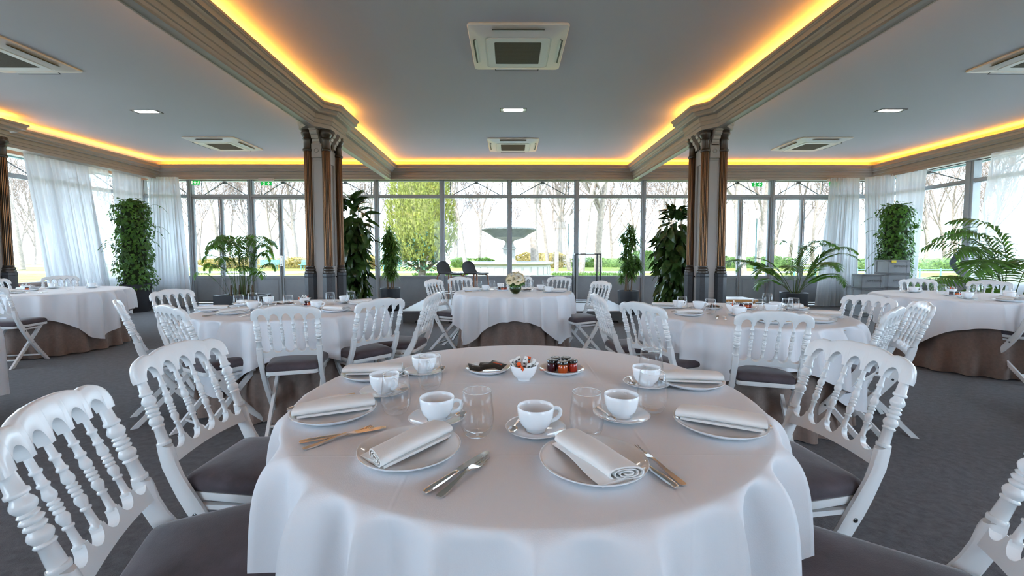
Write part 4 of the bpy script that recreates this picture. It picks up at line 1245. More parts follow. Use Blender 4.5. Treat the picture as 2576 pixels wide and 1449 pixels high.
def condiments(key, packs=None, bowl=None, jam=None, jars=5, seed=0):
    where = TABLES[key][3]; on = 'on '+where; Z = ZTAB+0.001
    rng = random.Random(seed)
    if packs:
        x, y = packs
        o = obj('side_plate', ME_SIDE, None, (x, y, Z)); tag(o, 'small white plate holding black packets %s' % on, 'plate', 'small plates')
        q = [(-0.045, 0.0, 0.012, 0.25, 20, 'lowest'), (-0.005, 0.012, 0.018, -0.10, -8, 'middle'), (0.034, -0.004, 0.024, 0.15, -28, 'topmost')]
        for i, (dx, dy, dz, tilt, a, w) in enumerate(q):
            p = obj('tea_packet', PACKS[1 if i == 2 else 0], None, (x+dx, y+dy, Z+dz), (0.3 if i < 2 else 0.22, tilt, rad(a)))
            tag(p, 'glossy black tea packet, %s of the three %s' % (w, on), 'packet', 'black tea packets')
    if bowl:
        x, y = bowl
        o = obj('sugar_bowl', ME_BOWL, None, (x, y, Z)); tag(o, 'small ribbed white bowl of sugar sticks %s' % on, 'bowl', 'sugar bowls')
        n = 17 if key == 'T1' else 9
        for k in range(n):
            a = k*2.399; r = 0.0085+0.026*math.sqrt(k/n)
            tilt = 0.15+0.62*math.sqrt(k/n)+rng.uniform(-0.08, 0.08)
            M = Matrix.Translation((x+r*0.5*math.cos(a), y+r*0.5*math.sin(a), Z+0.016+0.010*(1-k/n))) @ Matrix.Rotation(a, 4, 'Z') @ Matrix.Rotation(tilt, 4, 'Y') @ Matrix.Rotation(rng.uniform(0, 3), 4, 'Z')
            s = obj('sugar_sachet', STICKS[k % 8])
            s.matrix_world = M
            tag(s, '%s paper sugar stick in the bowl %s' % ('white printed' if (k % 8+1) % 4 else 'bright orange', on), 'sachet', 'sugar sticks in the bowl %s' % on)
    if jam:
        x, y = jam
        o = obj('side_plate', ME_SIDE, None, (x, y, Z)); tag(o, 'small white plate holding jam jars %s' % on, 'plate', 'small plates')
        spots = [(-0.040, -0.004, 'purple', 'dark purple', 'front left'), (0.0, -0.030, 'orange', 'orange', 'front middle'), (0.041, -0.008, 'red', 'red orange', 'front right'),
                 (-0.022, 0.034, 'purple', 'dark', 'back left'), (0.022, 0.034, 'purple', 'dark', 'back right')][:jars]
        for dx, dy, c, cn, w in spots:
            j = empty('jam_jar', (x+dx, y+dy, Z+0.0042), rng.uniform(0, 1)); tag(j, '%s jam jar, %s %s' % (cn, w, on), 'jar', 'small jam jars')
            obj('jar', JAR[c], j); l = obj('lid', JAR['lid'], j); obj('lid_print', JAR['print'], l)
condiments('T1', (-.088, 1.667), (.051, 1.545), (.206, 1.654), 5, 1)
condiments('T2', (-2.06, 3.86), (-1.95, 3.98), (-1.80, 3.80), 3, 2)
condiments('T3', (1.74, 3.62), (1.84, 3.46), (2.02, 3.60), 3, 3)
condiments('T4', (.20, 5.36), None, (-.10, 5.46), 3, 4)
condiments('T5', None, (-6.42, 5.60), (-6.20, 5.45), 2, 5)
condiments('T6', None, (5.32, 5.04), (5.02, 4.72), 3, 6)
# torn paper slip on the jam plate of the foreground table
tg = MB().box(-0.012, 0.012, -0.006, 0.006, 0, 0.0012).build('paper_slip', M_ORANGE, None, False, loc=(0.128, 1.612, ZTAB+0.019), rz=0.2)
tag(tg, 'orange paper slip on the edge of the jam plate', 'paper slip')

# ---------------------------------------------------------------- bouquet
def rose_mesh(m1, seed):
    rng = random.Random(seed); m = MB()
    for ring, (r, n, op, h) in enumerate(((0.006, 3, 0.05, 0.020), (0.012, 4, 0.25, 0.021), (0.018, 5, 0.55, 0.020), (0.024, 6, 0.95, 0.017), (0.028, 6, 1.25, 0.013))):
        for k in range(n):
            a = 2*PI*k/n+ring*0.7+rng.uniform(-0.2, 0.2)
            secs = []
            for i in range(5):
                t = i/4; row = []
                for j in range(5):
                    q = (j/4-0.5)*2
                    an = a+q*(PI/n)*1.25*math.sin(0.35+t*1.9)
                    rr_ = r*(0.35+0.65*math.sin(t*1.7))+0.010*op*t**2.5
                    row.append((rr_*math.cos(an), rr_*math.sin(an), h*(t**0.8)*(1-0.12*q*q)-0.006*op*t**4))
                secs.append(row)
            m.loft(secs, False, False)
    return m.mesh('rose', m1, True, 0)
def bouquet(x, y):
    v = empty('flower_vase', (x, y, ZTAB+0.001)); tag(v, 'cream rose bouquet in a round green glass vase on the middle table', 'flower vase')
    r0 = 0.072
    prof = [(0.0001, 0.0), (0.030, 0.0)]+[(r0*math.sin(rad(a)), 0.066-0.066*math.cos(rad(a))) for a in range(40, 150, 10)]+[(0.042, 0.124), (0.040, 0.124)]
    MB().lathe(prof, 36, None, False).build('glass_bowl', M_VASE, v)
    MB().lathe([(0.0001, 0.004), (0.028, 0.004)]+[((r0-0.004)*math.sin(rad(a)), 0.066-0.061*math.cos(rad(a))) for a in range(40, 105, 8)]+[(0.0001, 0.080)], 28).build('stems_in_water', M_WATER, v)
    rm = [rose_mesh(M_ROSE, 1), rose_mesh(M_ROSEP, 2), rose_mesh(M_ROSE, 3)]
    rng = random.Random(5)
    c = Vector((0, 0, 0.155)); k = 0
    dirs = []
    for i in range(26):
        zz = 1-(i+0.5)/26*1.15; rr_ = math.sqrt(max(0, 1-zz*zz)); a = i*2.399
        dirs.append(Vector((rr_*math.cos(a), rr_*math.sin(a), zz)))
    for i, d in enumerate(dirs):
        p = c+Vector((d.x*0.098, d.y*0.098, d.z*0.080))
        o = obj('rose', rm[i % 3], v); s = rng.uniform(1.0, 1.35)
        o.matrix_local = Matrix.Translation(p) @ d.to_track_quat('Z', 'Y').to_matrix().to_4x4() @ Matrix.Diagonal((s, s, s, 1))
    lf = MB()
    for i in range(90):
        a = rng.uniform(0, 2*PI); zz = rng.uniform(-0.75, 0.55); rr_ = math.sqrt(1-zz*zz)
        d = Vector((rr_*math.cos(a), rr_*math.sin(a), zz)); b = c+Vector((d.x*0.075, d.y*0.075, d.z*0.065))
        t = (d+Vector((rng.uniform(-.5, .5), rng.uniform(-.5, .5), rng.uniform(-.7, .2)))).normalized(); w = t.orthogonal().normalized()*0.008
        L = rng.uniform(0.04, 0.065)
        lf.add([b, b+t*L*0.5+w, b+t*L, b+t*L*0.5-w], [(0, 1, 2, 3)])
    lo = lf.build('foliage', L_IVY, v, False); lo['kind'] = 'stuff'
    bm_ = MB()
    for i in range(7):
        p = c+Vector((0.02+rng.uniform(-.03, .03), rng.uniform(-.03, .03), 0.085+rng.uniform(0, .03)))
        bm_.lathe([(0.0005, -0.008), (0.004, 0), (0.0005, 0.008)], 6, Matrix.Translation(p) @ Matrix.Rotation(rng.uniform(-1, 1), 4, 'X'))
    bm_.build('russet_bud', M_BERRY, v)
bouquet(0.065, 5.02)

# ================================================================ indoor plants
def leaf_blade(L, w, curl, fold, n=4, name='leaf', m=None, tip=0.9):
    """leaf along +X from the origin, drooping by curl, creased along the midrib"""
    mb = MB(); rows = []
    for i in range(n+1):
        t = i/n
        hw = w*math.sin(PI*min(1, t**0.75*0.96+0.02))**tip
        ang = -curl*t
        x = L*(math.sin(curl*t)/curl if abs(curl) > 1e-3 else t); z = -L*((1-math.cos(curl*t))/curl if abs(curl) > 1e-3 else 0)
        rows.append([(x, -hw, z+fold*hw), (x, 0, z), (x, hw, z+fold*hw)])
    mb.loft(rows, False, False)
    me = bpy.data.meshes.new(name); me.from_pydata(mb.v, [], mb.f)
    if m: me.materials.append(m)
    me.shade_smooth(); me.update()
    return me
FICUS_LEAVES = [leaf_blade(0.27, 0.055, c, 0.30, 4, 'leaf', L_FICUS) for c in (0.5, 0.9, 1.3)]
def pot_round(parent, r, h, soil=M_SOIL):
    MB().lathe([(0.0001, 0.0), (r*0.90, 0.0), (r*0.92, 0.01), (r, h-0.01), (r, h), (r*0.92, h), (r*0.91, h-0.05)], 40, None, True).build('pot', M_POT, parent)
    MB().lathe([(0.0001, h-0.035), (r*0.6, h-0.03), (r*0.915, h-0.045)], 24, None, False).build('soil', soil, parent)
def ficus(x, y, label, H, seed, n=285, rad0=0.31):
    rng = random.Random(seed)
    p = empty('rubber_plant', (x, y, 0)); tag(p, label, 'potted plant', 'leafy rubber plants by the columns')
    pot_round(p, 0.20, 0.36)
    stems = []
    for k in range(5):
        a = k*1.26+rng.random(); top = Vector((0.13*math.cos(a), 0.13*math.sin(a), H-0.15-0.12*k))
        pts = [Vector((0.05*math.cos(a), 0.05*math.sin(a), 0.33)).lerp(top, t)+Vector((0.03*math.sin(4*t+k), 0.03*math.cos(3*t+k), 0)) for t in (0, .25, .5, .75, 1)]
        MB().tube(pts, [0.012, 0.011, 0.010, 0.008, 0.005], 6).build('stem', M_STEM, p)
        stems.append(pts)
    for i in range(n):
        t = (i+0.5)/n
        z = 0.34+(H-0.34)*(1-(1-t)**1.05)
        rel = (z-0.34)/(H-0.34)
        env = rad0*(0.95+0.25*math.sin(rel*7+seed))*(1.0 if rel < 0.8 else 1.0-(rel-0.8)*2.6)
        a = i*2.399+rng.uniform(-0.4, 0.4)
        r = env*rng.uniform(0.25, 0.85)
        up = rng.uniform(-1.15, 0.1) if rel < 0.86 else rng.uniform(0.1, 1.2)
        M = Matrix.Translation((r*math.cos(a), r*math.sin(a), z)) @ Matrix.Rotation(a+rng.uniform(-0.5, 0.5), 4, 'Z') @ Matrix.Rotation(-up, 4, 'Y') @ Matrix.Rotation(rng.uniform(-0.7, 0.7), 4, 'X')
        s = rng.uniform(0.75, 1.2)
        o = obj('leaf', FICUS_LEAVES[rng.randrange(3)], p); o.matrix_local = M @ Matrix.Diagonal((s, s, s, 1))
    inner = MB()
    for i in range(260):
        z = 0.36+(H-0.75)*(i+0.5)/260; a = i*2.399; r = rad0*rng.uniform(0.1, 0.6)
        M = Matrix.Translation((r*math.cos(a), r*math.sin(a), z)) @ Matrix.Rotation(a+rng.uniform(-1, 1), 4, 'Z') @ Matrix.Rotation(rng.uniform(0.2, 1.4), 4, 'Y') @ Matrix.Rotation(rng.uniform(-1, 1), 4, 'X')
        me = FICUS_LEAVES[i % 3]
        inner.add([M @ v.co for v in me.vertices], [tuple(q.vertices) for q in me.polygons])
    me = bpy.data.meshes.new('inner_leaves'); me.from_pydata(inner.v, [], inner.f); me.materials.append(L_FICUS); me.shade_smooth(); me.update()
    io = obj('inner_leaves', me, p); io['kind'] = 'stuff'
    return p
ficus(-2.70, 7.25, 'tall dark glossy rubber plant beside the left column', 2.16, 3)
ficus(2.83, 7.25, 'tall dark glossy rubber plant beside the right column', 2.00, 4)

def ivy_leaf_pts(s):
    out = [(0, 0), (-0.35, -0.12), (-0.55, 0.25), (-0.28, 0.42), (-0.30, 0.72), (0, 1.05), (0.30, 0.72), (0.28, 0.42), (0.55, 0.25), (0.35, -0.12)]
    return [Vector((x*s, y*s, -0.18*s*(x*x))) for x, y in out]
def ivy(x, y, label, H, R, seed, n=2100, rpot=0.27, trail=True):
    rng = random.Random(seed)
    p = empty('ivy_column', (x, y, 0)); tag(p, label, 'potted plant', 'ivy columns in tall pots')
    hp = 0.60
    MB().lathe([(0.0001, 0), (rpot*0.80, 0), (rpot*0.82, 0.01), (rpot, hp-0.02), (rpot, hp), (rpot*0.93, hp), (rpot*0.92, hp-0.06)], 40).build('pot', M_POT, p)
    MB().lathe([(0.0001, hp-0.04), (rpot*0.92, hp-0.05)], 24, None, False).build('soil', M_SOIL, p)
    MB().lathe([(R*0.55, hp-0.04), (R*0.60, hp+0.4), (R*0.58, H-0.12), (0.0001, H-0.10)], 16, None, False).build('moss_pole', mat('moss', (0.03, 0.045, 0.015), 0.95), p)
    m = MB()
    def put(pos, out, s):
        d = (out+Vector((rng.uniform(-.5, .5), rng.uniform(-.5, .5), rng.uniform(-.3, .6)))).normalized()
        down = Vector((rng.uniform(-.5, .5), rng.uniform(-.5, .5), -1)); t = (down-d*down.dot(d)).normalized(); u = t.cross(d)
        vs = [pos+u*q.x+t*q.y+d*q.z for q in ivy_leaf_pts(s)]
        m.add(vs, [tuple(range(len(vs)))])
    for i in range(n):
        a = rng.uniform(0, 2*PI); z = hp-0.1+(H-hp+0.1)*rng.random()
        k = 1+0.10*math.sin(5*a+z*6)+0.08*math.sin(z*11+a)
        top = 1 if z < H-0.12 else math.sqrt(max(0.05, (H-z)/0.12))
        r = R*k*rng.uniform(0.72, 1.0)*top
        out = Vector((math.cos(a), math.sin(a), 0.15))
        put(Vector((r*math.cos(a), r*math.sin(a), z)), out, rng.uniform(0.040, 0.068))
    for i in range(60):
        a = rng.uniform(0, 2*PI); r = R*math.sqrt(rng.random())*0.9
        put(Vector((r*math.cos(a), r*math.sin(a), H-0.02+rng.uniform(-.03, .05))), Vector((0, 0, 1)), rng.uniform(0.045, 0.07))
    v = MB()
    if trail:
        for i in range(14):
            a = rng.uniform(0, 2*PI); z = rng.uniform(hp+0.1, H-0.1); L = rng.uniform(0.15, 0.32)
            q = [Vector((R*math.cos(a), R*math.sin(a), z))]
            for k in range(5):
                q.append(q[-1]+Vector((math.cos(a)*L/5, math.sin(a)*L/5, 0.02-0.022*k)))
            v.tube(q, 0.0025, 4)
            for b in q[2:]:
                put(b, Vector((math.cos(a), math.sin(a), 0.3)), rng.uniform(0.035, 0.05))
        v.build('trailing_vine', M_GSTEM, p)
    o = m.build('foliage', L_IVY, p, False); o['kind'] = 'stuff'
    return p
ivy(-8.02, 9.05, 'tall ivy column in a dark pot against the left curtains', 2.38, 0.33, 21)
ivy(8.24, 9.00, 'tall ivy column behind the wrapped crates', 2.30, 0.31, 22)

def frond_mesh(L, arch, nl, ll, lw, seed, m, droop=1.0, start=0.28):
    """palm frond: rachis rising along +X/+Z with drooping leaflets on both sides"""
    rng = random.Random(seed); mb = MB(); mb.use(M_GSTEM)
    pts = []
    for k in range(13):
        t = k/12
        a = 1.50-arch*t**2.8
        pts.append(pts[-1]+Vector((math.cos(a), 0, math.sin(a)))*(L/12) if pts else Vector((0, 0, 0)))
    mb.tube(pts, [0.007*(1-0.8*k/12)+0.0012 for k in range(13)], 5)
    mb.use(m)
    for s in (-1, 1):
        for k in range(nl):
            t = start+(1-start)*(k+0.5)/nl
            f = t*12; i = min(11, int(f)); b = pts[i].lerp(pts[i+1], f-i)
            tg = (pts[i+1]-pts[i]).normalized()
            side = Vector((0, s, 0)); up = tg.cross(side)*(-s)
            q = math.sin(PI*min(1, (t-start)/(1-start)*0.88+0.12))
            LL = ll*(0.35+0.75*q)*rng.uniform(0.85, 1.1)
            d = (tg*(0.55+0.35*t)+side*0.85+Vector((0, 0, 0.12))).normalized()
            rows = []; p = b.copy(); n = 4
            for j in range(n+1):
                u = j/n
                w = lw*math.sin(PI*min(1.0, u*0.85+0.15))*0.5
                wv = d.cross(Vector((0, 0, 1)))
                wv = wv.normalized()*w if wv.length > 1e-4 else side*w
                rows.append([p-wv, p+wv])
                d = (d+Vector((0, 0, -0.30*droop))).normalized()
                p = p+d*(LL/n)
            mb.loft(rows, False, False)
    me = bpy.data.meshes.new('frond'); me.from_pydata(mb.v, [], mb.f)
    for x in mb.mats: me.materials.append(x)
    me.polygons.foreach_set('material_index', mb.mi); me.shade_smooth(); me.update()
    return me
def palm(x, y, label, fronds, z0, seed, meshes, potfn, spread=0.12, fat=1.0):
    rng = random.Random(seed)
    p = empty('potted_palm', (x, y, 0)); tag(p, label, 'potted plant', 'potted palms')
    potfn(p)
    for k, (a, s, tilt) in enumerate(fronds):
        r = spread*rng.uniform(0.2, 1)
        b = rad(a)+rng.uniform(-0.2, 0.2)
        o = obj('frond', meshes[k % len(meshes)], p)
        o.matrix_local = Matrix.Translation((r*math.cos(b), r*math.sin(b), z0)) @ Matrix.Rotation(rad(a), 4, 'Z') @ Matrix.Rotation(rad(tilt), 4, 'Y') @ Matrix.Diagonal((s*fat, s, s, 1))
    return p
KENTIA = [frond_mesh(1.85, 2.35, 32, 0.33, 0.030, s, L_PALM, 0.95, 0.36) for s in (1, 2)]
KENTIA2 = [frond_mesh(1.75, 1.9, 24, 0.46, 0.036, s, L_PALM, 0.9, 0.30) for s in (5, 6)]
ARECA = [frond_mesh(1.66, 1.95, 38, 0.32, 0.024, s, L_PALM, 0.50, 0.28) for s in (3, 4)]
def trough(p):
    m = MB(); f = 0.42
    for a, b, c, d in ((-f, f, -0.22, -0.19), (-f, f, 0.19, 0.22), (-f, -f+0.03, -0.19, 0.19), (f-0.03, f, -0.19, 0.19)):
        m.box(a, b, c, d, 0, 0.45)
    m.box(-f, f, -0.2, 0.2, 0, 0.03)
    m.build('pot', M_POT, p, False)
    MB().box(-f+0.03, f-0.03, -0.19, 0.19, 0.36, 0.41).build('soil', M_SOIL, p, False)
    for k in range(9):
        q = MB().lathe([(0.016, 0.40), (0.020, 0.44), (0.014, 0.62), (0.010, 0.64)], 7, Matrix.Translation((-0.22+0.055*k, 0.05*math.sin(k*2.1), 0)))
        q.build('cane', M_STEM, p)
palm(-5.14, 8.10, 'feathery palm in a rectangular dark planter by the left garden doors',
     [(170, .95, -8), (10, .95, -7), (150, .90, 0), (30, .92, 0), (215, .90, -2), (-35, .92, -2), (250, .85, 4), (-70, .85, 4), (90, .98, -6), (120, .78, 8), (60, .8, 8), (195, .74, 10), (-10, .76, 10), (270, .70, 10), (180, .62, 16), (0, .64, 18), (-60, .6, 18), (235, .6, 16), (-100, .9, -5), (100, .55, 20), (185, .84, 2), (-8, .86, 2), (240, .95, -6), (-52, .95, -5), (130, .9, -4), (50, .92, -4), (205, .55, 26), (-25, .55, 26)],
     0.40, 31, KENTIA, trough, 0.22, 0.62)
palm(5.73, 8.45, 'wide arching palm in a round dark pot by the right garden doors',
     [(178, 1.15, 40), (170, .85, 30), (4, .95, 8), (20, .95, 2), (-15, .95, 14), (200, .8, 34), (40, .9, 6), (-40, .85, 16), (150, .8, 20), (230, .72, 26), (-80, .75, 22), (80, .95, 0), (10, .8, 28), (190, .62, 46), (-60, .66, 36), (0, .9, -4), (-5, .7, 44)],
     0.42, 32, ARECA, lambda p: pot_round(p, 0.25, 0.46), 0.10)
palm(7.62, 6.35, 'big arching palm cut by the right picture edge',
     [(176, .95, 2), (160, 1.02, -10), (190, .92, 18), (205, .9, 30), (150, .9, 10), (175, .74, 40), (-60, .9, 8), (95, 1.0, 0), (115, .95, 4), (235, .85, 26), (-90, .85, 24), (200, .70, 52), (165, .66, 56), (140, .7, 40)],
     0.42, 33, KENTIA2, lambda p: pot_round(p, 0.25, 0.46), 0.12)
def strap_tuft(n, L, w, seed, down=1.0):
    rng = random.Random(seed); mb = MB()
    for i in range(n):
        a = i*2.399; el = rng.uniform(-0.2, 1.25)
        d = Vector((math.cos(a)*math.cos(el), math.sin(a)*math.cos(el), math.sin(el))); p = Vector((0, 0, rng.uniform(-0.10, 0.10))); rows = []
        LL = L*rng.uniform(0.7, 1.1)
        for j in range(5):
            u = j/4; ww = w*math.sin(PI*min(1, 0.2+0.78*u))*0.5
            wv = d.cross(Vector((0, 0, 1))); wv = wv.normalized()*ww if wv.length > 1e-4 else Vector((ww, 0, 0))
            rows.append([p-wv, p+wv]); d = (d+Vector((0, 0, -0.34*down))).normalized(); p = p+d*(LL/4)
        mb.loft(rows, False, False)
    me = bpy.data.meshes.new('leaf_tuft'); me.from_pydata(mb.v, [], mb.f); me.materials.append(L_DRAC); me.shade_smooth(); me.update()
    return me
TUFTS = [strap_tuft(95, 0.27, 0.026, 1, 1.1), strap_tuft(85, 0.25, 0.024, 2, 1.2)]
def dracaena(x, y, label, tufts, H, hp, seed):
    rng = random.Random(seed)
    p = empty('dracaena_plant', (x, y, 0)); tag(p, label, 'potted plant', 'narrow-leaved plants in dark cylinder pots')
    pot_round(p, 0.215, hp, M_PEBBLE)
    for k in range(5):
        a = k*1.3; r = 0.07
        top = tufts[min(k, len(tufts)-1)]
        MB().tube([(r*math.cos(a), r*math.sin(a), hp-0.05), (r*0.8*math.cos(a)+top[0]*0.3, r*0.8*math.sin(a), (hp+top[2])/2), (top[0], top[1], top[2])], [0.013, 0.010, 0.008], 7).build('cane', M_STEM, p)
    tufts = [q for t in tufts for q in (t, (-t[1]*1.1+rng.uniform(-.05, .05), t[0]*0.9+rng.uniform(-.05, .05), t[2]-0.07, t[3]*0.9))]
    for k, (dx, dy, z, s) in enumerate(tufts):
        o = obj('leaf_tuft', TUFTS[k % 2], p, (dx, dy, z), (0, 0, rng.uniform(0, 6)), (s, s, s))
dracaena(-2.63, 9.25, 'narrow-leaved bushy plant in a dark cylinder pot right of the left rubber plant',
         [(0.0, 0, 1.66, 1.0), (-0.10, 0.05, 1.50, 1.0), (0.12, -0.04, 1.42, 1.0), (-0.02, 0.08, 1.28, 1.0), (0.08, -0.10, 1.18, .95), (-0.10, -0.04, 1.08, .9), (0.02, 0.05, .98, .85), (-0.06, -0.06, .84, .8), (0.09, 0.04, .80, .75), (0.0, 0.0, 1.40, .9)], 1.8, 0.49, 41)
dracaena(2.45, 8.70, 'tall sparse narrow-leaved plant in a dark cylinder pot left of the right rubber plant',
         [(0.02, 0, 1.74, .9), (-0.10, 0.04, 1.56, .9), (0.10, -0.04, 1.50, .95), (-0.04, 0.06, 1.32, .8), (0.16, 0.02, 1.10, .85), (-0.13, -0.04, 1.18, .75), (0.18, -0.05, .96, .85), (-0.10, 0.0, .92, .7), (0.10, 0.08, .80, .75), (-0.02, -0.05, 1.0, .7)], 1.9, 0.48, 42)

# ================================================================ low stage, bar stools, black frame
st = empty('stage_platform', (0.12, 8.42, 0)); tag(st, 'low grey stage platform below the garden windows', 'stage')
def stage_front():
    # front board with feet cut-outs along the floor
    out = [(-2.03, 0.0)]
    for xc in (-1.75, -1.15, -0.35, 0.35, 1.15, 1.75):
        out += [(xc-0.075, 0.0), (xc-0.06, 0.035), (xc-0.03, 0.045), (xc+0.03, 0.045), (xc+0.06, 0.035), (xc+0.075, 0.0)]
    out += [(2.03, 0.0), (2.03, 0.20), (-2.03, 0.20)]
    return out
f_ = MB(); fo = stage_front()
f_.prism(fo, 'y', -0.95, -0.92); f_.prism(fo, 'y', 0.92, 0.95)
f_.box(-2.03, -2.0, -0.92, 0.92, 0.0, 0.20); f_.box(2.0, 2.03, -0.92, 0.92, 0.0, 0.20)
f_.build('skirting', M_DECKSIDE, st, False)
MB().cbox(-2.05, -0.003, -0.97, 0.97, 0.20, 0.225, 0.004).build('deck_panel', M_DECK, st, False)
MB().cbox(0.003, 2.05, -0.97, 0.97, 0.20, 0.225, 0.004).build('deck_panel', M_DECK, st, False)
def stool(x, y, rz, label):
    s = empty('bar_stool', (x, y, 0.225), rz); tag(s, label, 'bar stool', 'bar stools on the stage')
    sh = MB(); rows = []
    # one-piece shell: seat sweeping up into the back, sitter faces +X
    prof = [(0.23, 0.600, 0.165), (0.20, 0.612, 0.200), (0.10, 0.610, 0.215), (0.0, 0.606, 0.218), (-0.10, 0.610, 0.210), (-0.16, 0.630, 0.200), (-0.195, 0.670, 0.195), (-0.210, 0.720, 0.190), (-0.222, 0.775, 0.175), (-0.232, 0.82, 0.145), (-0.238, 0.850, 0.095), (-0.240, 0.862, 0.03)]
    for thick in (0, 1):
        rws = []
        for i, (px, pz, w) in enumerate(prof):
            a = Vector((prof[min(i+1, len(prof)-1)][0]-prof[max(i-1, 0)][0], prof[min(i+1, len(prof)-1)][1]-prof[max(i-1, 0)][1])).normalized()
            nx, nz = -a.y*-1, a.x*-1
            row = []
            for j in range(11):
                q = (j/10-0.5)*2
                cup = 0.035*q*q if i > 4 else 0.012*q*q
                ox, oz = (nx*cup*-1 if i > 4 else 0), (cup if i <= 4 else 0)
                row.append((px+(cup if i > 4 else 0)+(0 if not thick else -nx*0.016), q*w, pz+oz-(0 if not thick else 0.016*abs(a.x))))
            rws.append(row)
        rows.append(rws)
    sh.loft(rows[0], False, False); sh.loft(rows[1], False, False)
    sh.build('seat_shell', M_STOOL, s, True, 60)
    for sx in (-1, 1):
        for sy in (-1, 1):
            l = MB().tube([(sx*0.15, sy*0.13, 0.592), (sx*0.185, sy*0.155, 0.575), (sx*0.20, sy*0.168, 0.52), (sx*0.225, sy*0.195, 0.0)], [0.014, 0.016, 0.016, 0.010], 10)
            l.build('leg', M_STOOLWOOD, s)
    r = MB()
    for a, b in (((0.215, 0.185), (0.215, -0.185)), ((-0.215, 0.185), (-0.215, -0.185)), ((0.215, 0.185), (-0.215, 0.185)), ((0.215, -0.185), (-0.215, -0.185))):
        r.tube([(a[0], a[1], 0.22), (b[0], b[1], 0.22)], 0.007, 8)
    r.build('footrest', M_STEEL, s)
stool(-1.24, 8.68, rad(-36), 'grey shell bar stool on the stage, left of the pair')
stool(-0.72, 8.74, rad(-38), 'grey shell bar stool on the stage, right of the pair')
fr = empty('display_frame', (1.62, 8.92, 0.225)); tag(fr, 'black open tube frame standing on the stage', 'display frame')
for y0 in (-0.19, 0.19):
    for x0 in (-0.26, 0.26):
        MB().cbox(x0-0.011, x0+0.011, y0-0.011, y0+0.011, 0, 1.02, 0.002).build('upright', M_BLACKMETAL, fr, False)
for y0 in (-0.19, 0.19):
    MB().cbox(-0.249, 0.249, y0-0.011, y0+0.011, 0.998, 1.02, 0.002).build('top_bar', M_BLACKMETAL, fr, False)
    MB().cbox(-0.249, 0.249, y0-0.011, y0+0.011, 0.0, 0.022, 0.002).build('base_bar', M_BLACKMETAL, fr, False)
for x0 in (-0.26, 0.26):
    MB().cbox(x0-0.011, x0+0.011, -0.179, 0.179, 0.998, 1.02, 0.002).build('top_bar', M_BLACKMETAL, fr, False)
    MB().cbox(x0-0.011, x0+0.011, -0.179, 0.179, 0.0, 0.022, 0.002).build('base_bar', M_BLACKMETAL, fr, False)

# low wooden-edged tables behind the right-of-centre table
def low_table(x, y, w, d, z, rz, label):
    t = empty('low_table', (x, y, 0), rz); tag(t, label, 'low table', 'low oak-edged tables')
    MB().cbox(-w+0.02, w-0.02, -d+0.02, d-0.02, z-0.02, z+0.003, 0.003).build('tabletop', M_BOARD, t, False)
    e = MB()
    frame_ring(e, Matrix(((1,0,0,0),(0,0,1,0),(0,1,0,z-0.045),(0,0,0,1))), -w, w, -d, d, 0.022, 0.0, 0.045)
    e.build('oak_edge', M_OAK, t, False)
    for sx in (-1, 1):
        for sy in (-1, 1):
            MB().cbox(sx*(w-0.05)-0.02, sx*(w-0.05)+0.02, sy*(d-0.05)-0.02, sy*(d-0.05)+0.02, 0, z-0.045, 0.003).build('leg', M_OAK, t, False)
low_table(3.72, 7.35, 0.50, 0.24, 0.46, 0.0, 'low oak-edged table behind the right column, farther of two')
low_table(4.10, 6.72, 0.52, 0.26, 0.40, 0.05, 'low oak-edged table behind the right column, nearer of two')

# ---------------------------------------------------------------- wrapped crates
def text_mesh(s, size, m):
    cu = bpy.data.curves.new('text', 'FONT'); cu.body = s; cu.size = size; cu.align_x = 'CENTER'; cu.align_y = 'CENTER'; cu.extrude = 0.0008
    o = bpy.data.objects.new('text', cu); COL.objects.link(o)
    dg = bpy.context.evaluated_depsgraph_get(); dg.update()
    me = bpy.data.meshes.new_from_object(o.evaluated_get(dg))
    bpy.data.objects.remove(o); me.materials.clear(); me.materials.append(m)
    return me
ME_TXT = text_mesh('OPTIONS', 0.062, M_INK)
def crate(x, y, z, rz, label, sticker=False, w=0.20, d=0.18, h=0.278):
    c = empty('plastic_crate', (x, y, z), rz); tag(c, label, 'crate', 'film-wrapped plastic crates')
    b = MB(); b.box(-w+0.012, w-0.012, -d+0.012, d-0.012, 0.004, h-0.004)
    for z0, z1 in ((0.0, 0.03), (h-0.035, h)):
        b.cbox(-w, w, -d, d, z0, z1, 0.006)
    for sx in (-1, 1):
        for sy in (-1, 1):
            b.cbox(sx*(w-0.03)-0.03, sx*(w-0.03)+0.03, sy*(d-0.03)-0.03, sy*(d-0.03)+0.03, 0, h, 0.004)
    b.build('crate_body', M_CRATE, c, False)
    wr = MB(); rng = random.Random(int((x*7+y*13+z*31)*10)); n = 10
    for (ax, k) in (('f', -1), ('s', -1)):
        rows = []
        for i in range(n+1):
            row = []
            for j in range(n+1):
                u, v = i/n, j/n; q = 0.004+0.012*rng.random()*(math.sin(PI*u)*math.sin(PI*v))
                if ax == 'f': row.append((-w+2*w*u, -d-q+0.012*math.sin(PI*u)*math.sin(PI*v), 0.03+(h-0.06)*v))
                else: row.append((-w-q+0.010*math.sin(PI*u)*math.sin(PI*v), -d+2*d*u, 0.03+(h-0.06)*v))
            rows.append(row)
        wr.loft(rows, False, False)
    wr.build('stretch_film', M_FILM, c, True, 0)
    t = obj('lettering', ME_TXT, c, (0.01, -d-0.021, h*0.55), (PI/2, 0, 0)); t['label'] = 'printed word OPTIONS'
    if sticker:
        MB().box(-0.16, -0.075, -d-0.020, -d-0.014, h-0.06, h-0.005).build('sticker', M_YELLOW, c, False)
    return c
